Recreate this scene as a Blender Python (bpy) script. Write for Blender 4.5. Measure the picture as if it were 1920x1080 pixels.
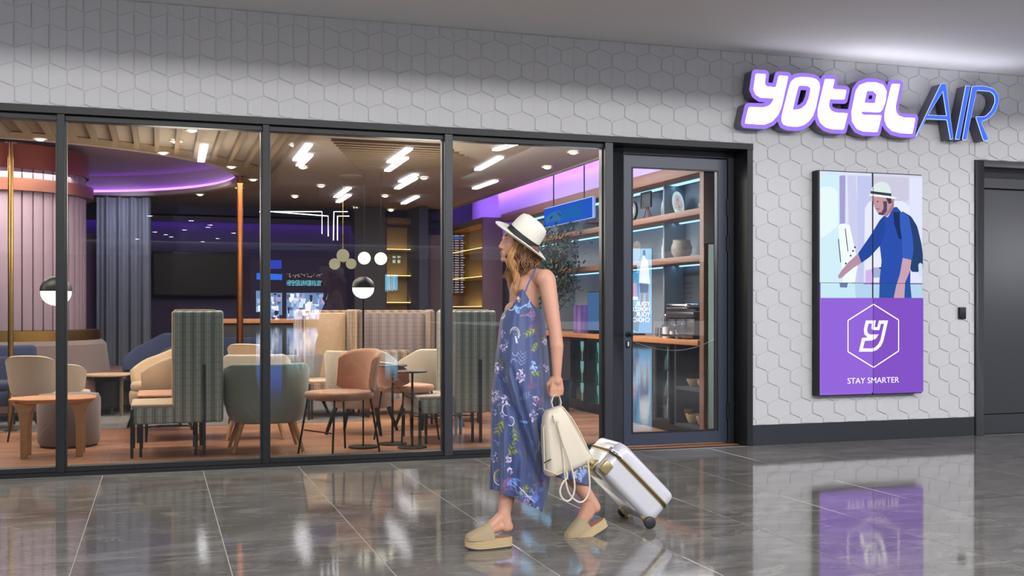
import bpy, bmesh, math, random
from math import sin, cos, pi, radians as R
from mathutils import Vector, Matrix, Quaternion, geometry
import numpy as np
random.seed(7)
for o in list(bpy.data.objects): bpy.data.objects.remove(o)
S = bpy.context.scene
COL = S.collection
# ---------------------------------------------------------------- camera
F_, TH, CH, CD, V0 = 2020.0, R(18.2), 1.22, 8.5, 580.0
c_, s_ = cos(TH), sin(TH)
cam = bpy.data.cameras.new('camera'); cam.lens = 36*F_/1920; cam.sensor_width = 36
cam.shift_y = 40/1920; cam.clip_start = .05; cam.clip_end = 200
co = bpy.data.objects.new('camera', cam); COL.objects.link(co)
co.location = (0, -CD, CH); co.rotation_euler = (pi/2, 0, -TH); S.camera = co
def at(u, v, Y):
    a = (u-960)/F_; fw = (Y+CD)/(c_-a*s_); return Vector((fw*(a*c_+s_), Y, CH+(V0-v)/F_*fw))
def zp(u, v, Z):
    fw = (Z-CH)*F_/(V0-v); a = (u-960)/F_; return Vector((fw*(a*c_+s_), fw*(c_-a*s_)-CD, Z))
def onx(u, v, X):
    a = (u-960)/F_; fw = X/(a*c_+s_); return Vector((X, fw*(c_-a*s_)-CD, CH+(V0-v)/F_*fw))
# ---------------------------------------------------------------- view, world, big lights
S.view_settings.view_transform = 'Standard'; S.view_settings.look = 'None'
S.view_settings.gamma = 1; S.view_settings.use_curve_mapping = False
S.view_settings.exposure = 0.0
S.cycles.max_bounces = 10; S.cycles.transparent_max_bounces = 16
S.cycles.caustics_reflective = False; S.cycles.caustics_refractive = False
S.cycles.sample_clamp_indirect = 6
def lin(h):
    h = h.lstrip('#'); v = [int(h[i:i+2], 16)/255 for i in (0, 2, 4)]
    return tuple(x/12.92 if x <= .04045 else ((x+.055)/1.055)**2.4 for x in v)
w = bpy.data.worlds.new('world'); S.world = w; w.use_nodes = True
w.node_tree.nodes['Background'].inputs[0].default_value = (*lin('c9ccd6'), 1)
w.node_tree.nodes['Background'].inputs[1].default_value = 1.8
def area(name, loc, rot, sx, sy, power, col='ffffff', spread=180):
    l = bpy.data.lights.new(name, 'AREA'); l.shape = 'RECTANGLE'; l.size = sx; l.size_y = sy
    l.energy = power; l.color = lin(col); l.spread = R(spread)
    o = bpy.data.objects.new(name, l); COL.objects.link(o); o.location = loc; o.rotation_euler = rot
    return o
def spot(name, loc, tgt, power, col='ffe2c0', ang=80, blend=.7, r=.05):
    l = bpy.data.lights.new(name, 'SPOT'); l.energy = power; l.color = lin(col); l.spot_size = R(ang); l.spot_blend = blend
    l.shadow_soft_size = r
    o = bpy.data.objects.new(name, l); COL.objects.link(o); o.location = loc
    o.rotation_euler = (Vector(tgt)-Vector(loc)).to_track_quat('-Z', 'Y').to_euler(); return o
def point(name, loc, power, col='ffe2c0', r=.08):
    l = bpy.data.lights.new(name, 'POINT'); l.energy = power; l.color = lin(col); l.shadow_soft_size = r
    o = bpy.data.objects.new(name, l); COL.objects.link(o); o.location = loc; return o
# concourse ceiling lights (deep rows, behind and above the camera)
area('concourse_light', (3.5, -8.0, 5.85), (R(35), 0, 0), 14, 2.6, 640, 'f6f4f4')
area('concourse_light', (4, -14.2, 5.88), (R(40), 0, 0), 22, 1.8, 3300, 'f6f4f4')
area('concourse_light', (14, -9.5, 5.85), (R(35), 0, R(30)), 6, 2.6, 350, 'f4f3ff')
area('sign_glow_fill', (6.7, -.35, 3.12), (pi, 0, 0), 1.9, .12, 4.5, 'f4f4ff')  # hidden strip added above the letters to brighten the soffit
point('side_fill', (10.2, -2.3, 1.9), 60, 'f4f3ff', .4)  # out-of-frame fills, left and right, added to lift soffit and wall
point('side_fill', (-4.2, -2.6, 1.9), 70, 'f4f3ff', .4)
# cafe ceiling lights, then fills added to brighten the room
for lx in (-1.7, 1.0, 3.4):
    area('cafe_light', (lx, 1.5, 2.80), (0, 0, 0), 1.6, 1.2, 135, 'fff0e2')
    area('cafe_light', (lx, 4.6, 2.80), (0, 0, 0), 1.6, 1.6, 135, 'ffeedd')
area('cafe_light', (3.6, 2.8, 2.84), (0, R(-35), 0), .5, 4.0, 90, 'd8e4ff')  # cool fill added to brighten the right-hand shelves, no fitting there
for (lx, ly, lp, lc) in ((-2.6, 2.2, 95, 'fff0e2'), (.3, 2.6, 105, 'fff0e2'), (2.6, 2.4, 105, 'fff0e2'), (4.1, 1.6, 30, 'e0e8ff')):
    point('cafe_fill', (lx, ly, 2.15), lp, lc, .4)  # mid-air fill points without fittings, added to lift ceiling and furniture
for (lx, ly, tx, ty, lp, lc) in ((-.4, 7.4, -.6, 9.4, 90, 'e4dcff'), (3.2, 6.4, 3.6, 7.5, 90, 'fff0e0'), (-2.6, 4.0, -2.9, 8.4, 160, 'e8e2ff'), (.6, 6.0, 1.2, 8.5, 60, 'fff0e0'), (-2.2, 2.6, -1.9, 5.6, 45, 'ffd8c8')):
    spot('cafe_fill_spot', (lx, ly, 2.8), (tx, ty, 1.2), lp*1.5, lc, 120, .9, .03)  # added fill for the dark rear, curtain, shelves and column
area('hall_fill', (4, -70, 5.2), (R(-58), 0, 0), 60, .8, 3200, 'dcdce8')  # unseen fill on the far hall wall, added for haze in the glass
# ---------------------------------------------------------------- materials
MATS = {}
def P(name, col='808080', rough=.5, metal=0, emit=0, ecol=None, nz=None, bump=None, coat=0, sheen=0, spec=.5, nz_stretch=None, coord='Object'):
    """principled material; nz=(scale, amount, colour2) mixes a noise colour, bump=(scale, strength)"""
    if name in MATS: return MATS[name]
    m = bpy.data.materials.new(name); m.use_nodes = True; nt = m.node_tree; b = nt.nodes['Principled BSDF']
    b.inputs['Base Color'].default_value = (*lin(col), 1); b.inputs['Roughness'].default_value = rough
    b.inputs['Metallic'].default_value = metal; b.inputs['Specular IOR Level'].default_value = spec
    if coat: b.inputs['Coat Weight'].default_value = coat; b.inputs['Coat Roughness'].default_value = .1
    if sheen: b.inputs['Sheen Weight'].default_value = sheen
    if emit:
        b.inputs['Emission Color'].default_value = (*lin(ecol or col), 1); b.inputs['Emission Strength'].default_value = emit
    if nz or bump:
        tc = nt.nodes.new('ShaderNodeTexCoord'); mp = nt.nodes.new('ShaderNodeMapping')
        nt.links.new(tc.outputs[coord], mp.inputs[0])
        if nz_stretch: mp.inputs['Scale'].default_value = nz_stretch
    if nz:
        n = nt.nodes.new('ShaderNodeTexNoise'); n.inputs['Scale'].default_value = nz[0]; n.inputs['Detail'].default_value = 4
        nt.links.new(mp.outputs[0], n.inputs[0])
        r = nt.nodes.new('ShaderNodeMapRange'); r.inputs[1].default_value = .35; r.inputs[2].default_value = .65
        r.inputs[4].default_value = nz[1]; nt.links.new(n.outputs[0], r.inputs[0])
        mx = nt.nodes.new('ShaderNodeMix'); mx.data_type = 'RGBA'
        nt.links.new(r.outputs[0], mx.inputs[0]); mx.inputs[6].default_value = (*lin(col), 1); mx.inputs[7].default_value = (*lin(nz[2]), 1)
        nt.links.new(mx.outputs[2], b.inputs['Base Color'])
    if bump:
        n = nt.nodes.new('ShaderNodeTexNoise'); n.inputs['Scale'].default_value = bump[0]; n.inputs['Detail'].default_value = 3
        nt.links.new(mp.outputs[0], n.inputs[0])
        bp = nt.nodes.new('ShaderNodeBump'); bp.inputs['Strength'].default_value = bump[1]; bp.inputs['Distance'].default_value = .003
        nt.links.new(n.outputs[0], bp.inputs['Height']); nt.links.new(bp.outputs[0], b.inputs['Normal'])
    MATS[name] = m; return m
def EM(name, col='808080', st=1.0):
    if name in MATS: return MATS[name]
    m = bpy.data.materials.new(name); m.use_nodes = True; nt = m.node_tree
    nt.nodes.remove(nt.nodes['Principled BSDF'])
    e = nt.nodes.new('ShaderNodeEmission'); e.inputs[0].default_value = (*lin(col), 1); e.inputs[1].default_value = st
    nt.links.new(e.outputs[0], nt.nodes['Material Output'].inputs[0]); MATS[name] = m; return m
def glass_mat(name, tint='d6dad8', ior=1.9):
    m = bpy.data.materials.new(name); m.use_nodes = True; nt = m.node_tree
    nt.nodes.remove(nt.nodes['Principled BSDF'])
    tr = nt.nodes.new('ShaderNodeBsdfTransparent'); tr.inputs[0].default_value = (*lin(tint), 1)
    gl = nt.nodes.new('ShaderNodeBsdfGlossy'); gl.inputs['Roughness'].default_value = 0.0
    fr = nt.nodes.new('ShaderNodeFresnel'); fr.inputs[0].default_value = ior
    ge = nt.nodes.new('ShaderNodeNewGeometry'); mt = nt.nodes.new('ShaderNodeMath'); mt.operation = 'MULTIPLY'
    iv = nt.nodes.new('ShaderNodeMath'); iv.operation = 'SUBTRACT'; iv.inputs[0].default_value = 1
    nt.links.new(ge.outputs['Backfacing'], iv.inputs[1]); nt.links.new(fr.outputs[0], mt.inputs[0]); nt.links.new(iv.outputs[0], mt.inputs[1])
    mx = nt.nodes.new('ShaderNodeMixShader'); nt.links.new(mt.outputs[0], mx.inputs[0])
    nt.links.new(tr.outputs[0], mx.inputs[1]); nt.links.new(gl.outputs[0], mx.inputs[2])
    nt.links.new(mx.outputs[0], nt.nodes['Material Output'].inputs[0]); MATS[name] = m; return m
GLASS = glass_mat('window_glass')
def stone_floor():
    m = bpy.data.materials.new('grey_stone'); m.use_nodes = True; nt = m.node_tree; b = nt.nodes['Principled BSDF']; N = nt.nodes.new; L = nt.links.new
    g = N('ShaderNodeNewGeometry'); oi = N('ShaderNodeObjectInfo')
    ad = N('ShaderNodeVectorMath'); ad.operation = 'MULTIPLY_ADD'; ad.inputs[1].default_value = (1, 1, 1)
    cx = N('ShaderNodeCombineXYZ'); sc = N('ShaderNodeMath'); sc.operation = 'MULTIPLY'; sc.inputs[1].default_value = 40
    L(oi.outputs['Random'], sc.inputs[0]); L(sc.outputs[0], cx.inputs[0]); L(sc.outputs[0], cx.inputs[2])
    L(g.outputs['Position'], ad.inputs[0]); L(cx.outputs[0], ad.inputs[2])
    mp = N('ShaderNodeMapping'); mp.inputs['Scale'].default_value = (1.0, 2.2, 1); mp.inputs['Rotation'].default_value = (0, 0, .35); L(ad.outputs[0], mp.inputs[0])
    n = N('ShaderNodeTexNoise'); n.inputs['Scale'].default_value = 1.3; n.inputs['Detail'].default_value = 9; n.inputs['Roughness'].default_value = .68; n.inputs['Distortion'].default_value = 1.6; L(mp.outputs[0], n.inputs[0])
    cr = N('ShaderNodeValToRGB'); e = cr.color_ramp.elements
    e[0].position = .3; e[0].color = (*lin('63605c'), 1); e[1].position = .66; e[1].color = (*lin('8a8784'), 1)
    x = cr.color_ramp.elements.new(.5); x.color = (*lin('75726f'), 1)
    L(n.outputs[0], cr.inputs[0])
    n2 = N('ShaderNodeTexNoise'); n2.inputs['Scale'].default_value = 1.1; n2.inputs['Detail'].default_value = 10; n2.inputs['Roughness'].default_value = .7; n2.inputs['Distortion'].default_value = 2.6
    mp2 = N('ShaderNodeMapping'); mp2.inputs['Location'].default_value = (7, 3, 5); L(mp.outputs[0], mp2.inputs[0]); L(mp2.outputs[0], n2.inputs[0])
    r2 = N('ShaderNodeMapRange'); r2.inputs[1].default_value = .56; r2.inputs[2].default_value = .60; r2.inputs[4].default_value = .55; L(n2.outputs[0], r2.inputs[0])
    mx = N('ShaderNodeMix'); mx.data_type = 'RGBA'; L(r2.outputs[0], mx.inputs[0]); L(cr.outputs[0], mx.inputs[6]); mx.inputs[7].default_value = (*lin('9a958c'), 1)
    n3 = N('ShaderNodeTexNoise'); n3.inputs['Scale'].default_value = .9; n3.inputs['Detail'].default_value = 6; n3.inputs['Distortion'].default_value = 1.2; L(mp2.outputs[0], n3.inputs[0])
    ab = N('ShaderNodeMath'); ab.operation = 'SUBTRACT'; ab.inputs[1].default_value = .5; L(n3.outputs[0], ab.inputs[0])
    a2 = N('ShaderNodeMath'); a2.operation = 'ABSOLUTE'; L(ab.outputs[0], a2.inputs[0])
    r3 = N('ShaderNodeMapRange'); r3.inputs[1].default_value = 0; r3.inputs[2].default_value = .006; r3.inputs[3].default_value = .4; r3.inputs[4].default_value = 0; L(a2.outputs[0], r3.inputs[0])
    m2 = N('ShaderNodeMix'); m2.data_type = 'RGBA'; L(r3.outputs[0], m2.inputs[0]); L(mx.outputs[2], m2.inputs[6]); m2.inputs[7].default_value = (*lin('a09d98'), 1)
    L(m2.outputs[2], b.inputs['Base Color'])
    b.inputs['Roughness'].default_value = .07; b.inputs['Specular IOR Level'].default_value = .62
    n4 = N('ShaderNodeTexNoise'); n4.inputs['Scale'].default_value = 60; L(g.outputs['Position'], n4.inputs[0])
    r4 = N('ShaderNodeMapRange'); r4.inputs[3].default_value = .03; r4.inputs[4].default_value = .085; L(n2.outputs[0], r4.inputs[0]); L(r4.outputs[0], b.inputs['Roughness'])
    bp = N('ShaderNodeBump'); bp.inputs['Strength'].default_value = .05; bp.inputs['Distance'].default_value = .002; L(n4.outputs[0], bp.inputs['Height']); L(bp.outputs[0], b.inputs['Normal'])
    MATS['grey_stone'] = m; return m
STONE = stone_floor()
def check_fabric(name, base, stripe, line, fx=90, fz=62, ax=0):
    """woven stripe: fine vertical light/dark stripes crossed by quilting lines, in object space"""
    m = bpy.data.materials.new(name); m.use_nodes = True; nt = m.node_tree; b = nt.nodes['Principled BSDF']; N = nt.nodes.new; L = nt.links.new
    b.inputs['Roughness'].default_value = .9; b.inputs['Sheen Weight'].default_value = .3
    tc = N('ShaderNodeTexCoord'); sp = N('ShaderNodeSeparateXYZ'); L(tc.outputs['Object'], sp.inputs[0])
    add = N('ShaderNodeMath'); add.operation = 'ADD'; L(sp.outputs[0], add.inputs[0]); L(sp.outputs[1], add.inputs[1])
    def wv(src, f):
        a = N('ShaderNodeMath'); a.operation = 'MULTIPLY'; a.inputs[1].default_value = f; L(src, a.inputs[0])
        q = N('ShaderNodeMath'); q.operation = 'SINE'; L(a.outputs[0], q.inputs[0]); return q.outputs[0]
    s1 = wv(add.outputs[0], fx*2); s2 = wv(add.outputs[0], fx*.53); s3 = wv(sp.outputs[2], fz*1.6)
    a = N('ShaderNodeMath'); a.operation = 'MULTIPLY_ADD'; a.inputs[1].default_value = .6; L(s1, a.inputs[0]); L(s2, a.inputs[2])
    r = N('ShaderNodeMapRange'); r.inputs[1].default_value = -1.3; r.inputs[2].default_value = 1.3; L(a.outputs[0], r.inputs[0])
    mx = N('ShaderNodeMix'); mx.data_type = 'RGBA'; L(r.outputs[0], mx.inputs[0]); mx.inputs[6].default_value = (*lin(base), 1); mx.inputs[7].default_value = (*lin(stripe), 1)
    r2 = N('ShaderNodeMapRange'); r2.inputs[1].default_value = .9; r2.inputs[2].default_value = .99; r2.inputs[4].default_value = .6; L(s3, r2.inputs[0])
    m2 = N('ShaderNodeMix'); m2.data_type = 'RGBA'; L(r2.outputs[0], m2.inputs[0]); L(mx.outputs[2], m2.inputs[6]); m2.inputs[7].default_value = (*lin(line), 1)
    L(m2.outputs[2], b.inputs['Base Color'])
    bp = N('ShaderNodeBump'); bp.inputs['Strength'].default_value = .4; bp.inputs['Distance'].default_value = .004; bp.invert = True; L(r2.outputs[0], bp.inputs['Height']); L(bp.outputs[0], b.inputs['Normal'])
    MATS[name] = m; return m
# ---------------------------------------------------------------- mesh helpers
def link(o, parent=None):
    COL.objects.link(o)
    if parent is not None: o.parent = parent
    return o
def tag(o, label=None, cat=None, group=None, kind=None):
    if label: o['label'] = label
    if cat: o['category'] = cat
    if group: o['group'] = group
    if kind: o['kind'] = kind
    return o
def thing(name, label, cat, loc=(0, 0, 0), rz=0, group=None, kind=None):
    o = bpy.data.objects.new(name, None); o.empty_display_size = .05; link(o)
    o.location = loc; o.rotation_euler = (0, 0, rz); return tag(o, label, cat, group, kind)
def copy_tree(o, parent=None):
    c = o.copy(); COL.objects.link(c); c.parent = parent
    for ch in [x for x in KIDS.get(o.name, [])]: copy_tree2(ch, c)
    return c
KIDS = {}
def copy_tree2(o, parent):
    c = o.copy(); COL.objects.link(c); c.parent = parent
    for ch in KIDS.get(o.name, []): copy_tree2(ch, c)
class MB:
    def __init__(s): s.v = []; s.f = []
    def add(s, vs, fs):
        n = len(s.v); s.v += [tuple(v) for v in vs]; s.f += [tuple(i+n for i in f) for f in fs]; return s
    def box(s, x0, x1, y0, y1, z0, z1):
        if x0 > x1: x0, x1 = x1, x0
        if y0 > y1: y0, y1 = y1, y0
        if z0 > z1: z0, z1 = z1, z0
        return s.add([(x0,y0,z0),(x1,y0,z0),(x1,y1,z0),(x0,y1,z0),(x0,y0,z1),(x1,y0,z1),(x1,y1,z1),(x0,y1,z1)],
                     [(0,3,2,1),(4,5,6,7),(0,1,5,4),(1,2,6,5),(2,3,7,6),(3,0,4,7)])
    def loft(s, rings, cap=True, closed=True):
        n = len(rings[0]); vs = [p for r in rings for p in r]; fs = []
        for i in range(len(rings)-1):
            for j in range(n if closed else n-1):
                a = i*n+j; b = i*n+(j+1) % n; fs.append((a, b, b+n, a+n))
        if cap: fs.append(tuple(reversed(range(n)))); k = (len(rings)-1)*n; fs.append(tuple(range(k, k+n)))
        return s.add(vs, fs)
    def tube(s, pts, r, n=8, cap=True, closed=False):
        pts = [Vector(p) for p in pts]; m = len(pts); rr = r if isinstance(r, (list, tuple)) else [r]*m; rings = []; up = None
        for i, p in enumerate(pts):
            if closed: d = (pts[(i+1) % m]-pts[i-1]).normalized()
            else: d = (pts[min(i+1, m-1)]-pts[max(i-1, 0)]).normalized()
            if up is None:
                up = Vector((0, 0, 1)) if abs(d.z) < .9 else Vector((1, 0, 0))
            a = d.cross(up).normalized(); bb = a.cross(d).normalized(); up = bb
            rings.append([p+a*cos(2*pi*k/n)*rr[i]+bb*sin(2*pi*k/n)*rr[i] for k in range(n)])
        if closed: rings.append(rings[0]); return s.loft(rings, cap=False)
        return s.loft(rings, cap)
    def cyl(s, p0, p1, r0, r1=None, n=16): return s.tube([p0, p1], [r0, r0 if r1 is None else r1], n)
    def lathe(s, prof, n=24, c=(0, 0, 0), a0=0, a1=2*pi, cap=True):
        full = abs(a1-a0-2*pi) < 1e-6; k = n if full else n+1
        rings = [[(c[0]+r*cos(a0+(a1-a0)*j/n), c[1]+r*sin(a0+(a1-a0)*j/n), c[2]+z) for j in range(k)] for r, z in prof]
        if prof[0] == prof[-1]: cap = False
        return s.loft(rings, cap=full and cap, closed=full)
    def ell(s, c, r, n=20, m=12, q=None):
        c = Vector(c); rings = []
        for i in range(1, m):
            t = pi*i/m; ring = []
            for j in range(n):
                p = Vector((r[0]*sin(t)*cos(2*pi*j/n), r[1]*sin(t)*sin(2*pi*j/n), -r[2]*cos(t)))
                if q is not None: p = q @ p
                ring.append(c+p)
            rings.append(ring)
        return s.loft(rings)
    def caps(s, p0, p1, r0, r1, n=16):
        p0, p1 = Vector(p0), Vector(p1); d = (p1-p0).normalized(); pts = []; rr = []
        for k in (88, 65, 40, 20): pts.append(p0-d*r0*sin(R(k))); rr.append(max(r0*cos(R(k)), 1e-4))
        pts.append(p0); rr.append(r0); pts.append(p1); rr.append(r1)
        for k in (20, 40, 65, 88): pts.append(p1+d*r1*sin(R(k))); rr.append(max(r1*cos(R(k)), 1e-4))
        return s.tube(pts, rr, n)
    def plate(s, loops, y0, y1):
        """loops of (x,z): first outer, others holes -> slab between y0 (front) and y1"""
        L = [[Vector((p[0], p[1], 0)) for p in lp] for lp in loops]; tri = geometry.tessellate_polygon(L)
        flat = [p for lp in L for p in lp]; n = len(flat)
        vs = [(p.x, y0, p.y) for p in flat]+[(p.x, y1, p.y) for p in flat]; fs = []
        for t in tri:
            a, b, c = [flat[i] for i in t]; ar = (b-a).cross(c-a).z
            t = t if ar > 0 else tuple(reversed(t))
            fs.append(tuple(t)); fs.append(tuple(i+n for i in reversed(t)))
        k = 0
        for li, lp in enumerate(L):
            m = len(lp); ar = sum(lp[i].x*lp[(i+1) % m].y-lp[(i+1) % m].x*lp[i].y for i in range(m))
            ccw = (ar > 0) == (li == 0)
            for i in range(m):
                a, b = k+i, k+(i+1) % m
                fs.append((b, a, a+n, b+n) if ccw else (a, b, b+n, a+n))
            k += m
        return s.add(vs, fs)
    def flat(s, loop, y): # single-sided facing -Y
        ar = sum(loop[i][0]*loop[(i+1) % len(loop)][1]-loop[(i+1) % len(loop)][0]*loop[i][1] for i in range(len(loop)))
        if ar < 0: loop = loop[::-1]
        return s.plate([loop], y, y+.0004)
    def xf(s, M):
        s.v = [tuple(M @ Vector(v)) for v in s.v]; return s
    def mesh(s, name, mat, smooth=True, bevel=0, seg=2, ang=35, sub=0):
        me = bpy.data.meshes.new(name); me.from_pydata(s.v, [], s.f); me.validate()
        if bevel:
            bm = bmesh.new(); bm.from_mesh(me); bmesh.ops.remove_doubles(bm, verts=bm.verts, dist=1e-6)
            bmesh.ops.recalc_face_normals(bm, faces=bm.faces)
            ed = [e for e in bm.edges if len(e.link_faces) == 2 and e.calc_face_angle(0) > R(30)]
            bmesh.ops.bevel(bm, geom=ed, offset=bevel, segments=seg, affect='EDGES', profile=.5, clamp_overlap=True)
            bm.to_mesh(me); bm.free()
        if smooth:
            me.polygons.foreach_set('use_smooth', [True]*len(me.polygons))
            me.set_sharp_from_angle(angle=R(ang))
        if mat:
            for m in (mat if isinstance(mat, (list, tuple)) else [mat]): me.materials.append(m)
        me.update(); return me
    def build(s, name, mat, parent=None, **k):
        o = bpy.data.objects.new(name, s.mesh(name, mat, **k)); link(o, parent)
        if parent is not None: KIDS.setdefault(parent.name, []).append(o)
        return o
def struct(o): o['kind'] = 'structure'; return o
def inst(name, me, parent=None, loc=(0, 0, 0), rot=(0, 0, 0)):
    o = bpy.data.objects.new(name, me); link(o, parent); o.location = loc; o.rotation_euler = rot
    if parent is not None: KIDS.setdefault(parent.name, []).append(o)
    return o
def rpoly(pts, r=.02, n=5):
    """round the corners of a polygon; r may be a list"""
    out = []; m = len(pts)
    for i in range(m):
        p = Vector(pts[i]); a = Vector(pts[i-1])-p; b = Vector(pts[(i+1) % m])-p
        rr = r[i] if isinstance(r, (list, tuple)) else r
        if rr <= 0: out.append(tuple(p)); continue
        d = min(rr, a.length*.48, b.length*.48); a.normalize(); b.normalize()
        p0 = p+a*d; p1 = p+b*d
        for k in range(n+1):
            t = k/n; q = p0*(1-t)**2+p*2*t*(1-t)+p1*t*t; out.append(tuple(q))
    return out
def offset(pts, d):
    """mitred offset of a polygon, d>0 outward"""
    m = len(pts); ar = sum(pts[i][0]*pts[(i+1) % m][1]-pts[(i+1) % m][0]*pts[i][1] for i in range(m)); sg = 1 if ar > 0 else -1; out = []
    for i in range(m):
        p = Vector(pts[i]); a = (p-Vector(pts[i-1])).normalized(); b = (Vector(pts[(i+1) % m])-p).normalized()
        na = Vector((a.y, -a.x))*sg; nb = Vector((b.y, -b.x))*sg; h = na+nb
        if h.length < 1e-4: h = na
        h.normalize(); k = max(.45, h.dot(na)); out.append(tuple(p+h*d/k))
    return out
def text_mesh(txt, size, extrude=.001, align='CENTER'):
    cu = bpy.data.curves.new('lettering', 'FONT'); cu.body = txt; cu.size = size; cu.extrude = extrude; cu.align_x = align; cu.align_y = 'CENTER'
    cu.resolution_u = 3
    o = bpy.data.objects.new('lettering', cu); COL.objects.link(o); dg = bpy.context.evaluated_depsgraph_get()
    me = bpy.data.meshes.new_from_object(o.evaluated_get(dg)); bpy.data.objects.remove(o); return me
def text(txt, size, mat, parent, loc, rot=(pi/2, 0, 0), name='lettering', sx=1, align='CENTER', label=None):
    me = text_mesh(txt, size, align=align); me.materials.clear(); me.materials.append(mat)
    o = inst(name, me, parent, loc, rot); o.scale = (sx, 1, 1)
    if label: o['label'] = label
    return o
# ---------------------------------------------------------------- common materials
BLK = P('black_metal', '0d0f12', .42, spec=.35)
BLK2 = P('charcoal_metal', '1d2027', .4, spec=.5)
NAVY = P('blue_grey_metal', '2f3547', .35, spec=.5)
WALLM = P('cream_tile', 'c2c2c4', .55, spec=.35)
GROUT = P('tile_joint', 'a9a8ac', .8)
CEILM = P('painted_ceiling', 'dcdcde', .85)
OAK = P('oak', 'b98d5f', .5, nz=(3, .5, 'a2774b'), nz_stretch=(1, 1, 14))
OAKTOP = P('orange_oak', 'c98a5c', .4, nz=(4, .5, 'b5764a'), nz_stretch=(2, 14, 1))
SHELFW = P('walnut_shelf', '8a6350', .5, nz=(4, .5, '75503f'), nz_stretch=(10, 1, 10))
COPPER = P('brushed_copper', 'a8683f', .28, metal=1, nz=(5, .5, '8c5130'), nz_stretch=(1, 1, 12))
GOLD = P('brass', 'a9854c', .3, metal=1)
BEIGE = P('beige_wool', 'bfa387', .95, sheen=.3, bump=(400, .4))
PINKF = P('pink_wool', 'c08a70', .95, sheen=.3, bump=(400, .4))
CREAMF = P('cream_wool', 'b3a596', .95, sheen=.3, bump=(400, .4))
GREENF = P('sage_wool', '8d9488', .95, sheen=.3, bump=(300, .6), nz=(60, .4, '7b8379'))
MAUVEF = P('mauve_wool', '6f5f60', .95, sheen=.3, bump=(400, .4))
NAVYF = P('navy_velvet', '222c4e', .8, sheen=.1)
GREYF = P('grey_wool', '8b8380', .95, sheen=.3)
CHK_G = check_fabric('sage_stripe_fabric', '767c79', 'c0c4be', '858b86', fx=150, fz=62)
CHK_B = check_fabric('brown_check_fabric', '6b5244', 'a38a74', '5a463a', fx=110, fz=75)
CHK_L = check_fabric('lilac_check_fabric', '7c6c6c', '9a8a88', '675a5b', fx=110, fz=75)
WARM = EM('warm_lamp_glass', 'fff3dc', 3.2)
DLM = EM('downlight_lens', 'fff0d8', 18)
PURP = EM('purple_led', 'a06bff', 5)
VIO = EM('violet_led', '5a2cff', 2.5)
GOLDLED = EM('amber_led', 'ffc766', 9)
BLUELED = EM('blue_white_led', '8fd0ff', 3)
WHITEM = P('white_plastic', 'e8e8ec', .4)
# ================================================================ SETTING
ZC, ZF = 3.514, 2.70      # soffit height, top of storefront opening
fl = struct(thing('floor', None, None))
MB().box(-14, 24, -92, 0.06, -.08, -.012).box(7.4, 9.7, .06, .30, -.08, -.001).build('floor_bed', P('floor_bed', '55555a', .25), fl)
MB().box(-14, 24, -92, -5.72, -.012, -.001).build('far_paving', STONE, fl)
MB().box(-5.36, 8.8, -5.72, 0, -.011, -.0009).build('floor_joints', P('pale_joint', '97948f', .6), fl)
tm = MB().box(.0022, .7088, .0022, 1.4178, -.012, 0).mesh('tile', STONE, bevel=.0012, seg=1)
for i in range(-7, 13):
    off = 0 if i % 2 else .71
    for j in range(4):
        inst('tile', tm, fl, (-.385+i*.711, -5.72+j*1.42+(off-.71 if 0 else 0), 0))
MB().box(-5.4, 9, -.042, 0.0, -.012, -.001).build('edge_strip', P('sealant', 'b0afab', .7), fl)
MB().box(-14, -5.36, -5.72, 0, -.012, -.001).build('side_paving', STONE, fl)
MB().box(8.8, 24, -5.72, 0, -.012, -.001).build('side_paving', STONE, fl)
# soffit over the shopfront and the high concourse ceiling
ce = struct(thing('ceiling', None, None, (0, 0, 0)))
MB().box(-14, 24, -2.5, .3, ZC, ZC+.2).build('soffit', CEILM, ce)
MB().box(-14, 24, -2.7, -2.5, ZC, 6.0).build('soffit_fascia', CEILM, ce)
MB().box(-14, 40, -92, -2.5, 6.0, 6.2).build('concourse_ceiling', P('concourse_ceiling', 'b5b6ba', .9), ce)
struct(MB().box(-14, 60, -92.2, -92, 0, 6.2).build('wall_back', P('concourse_wall', '6a6a74', .8)))
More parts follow.
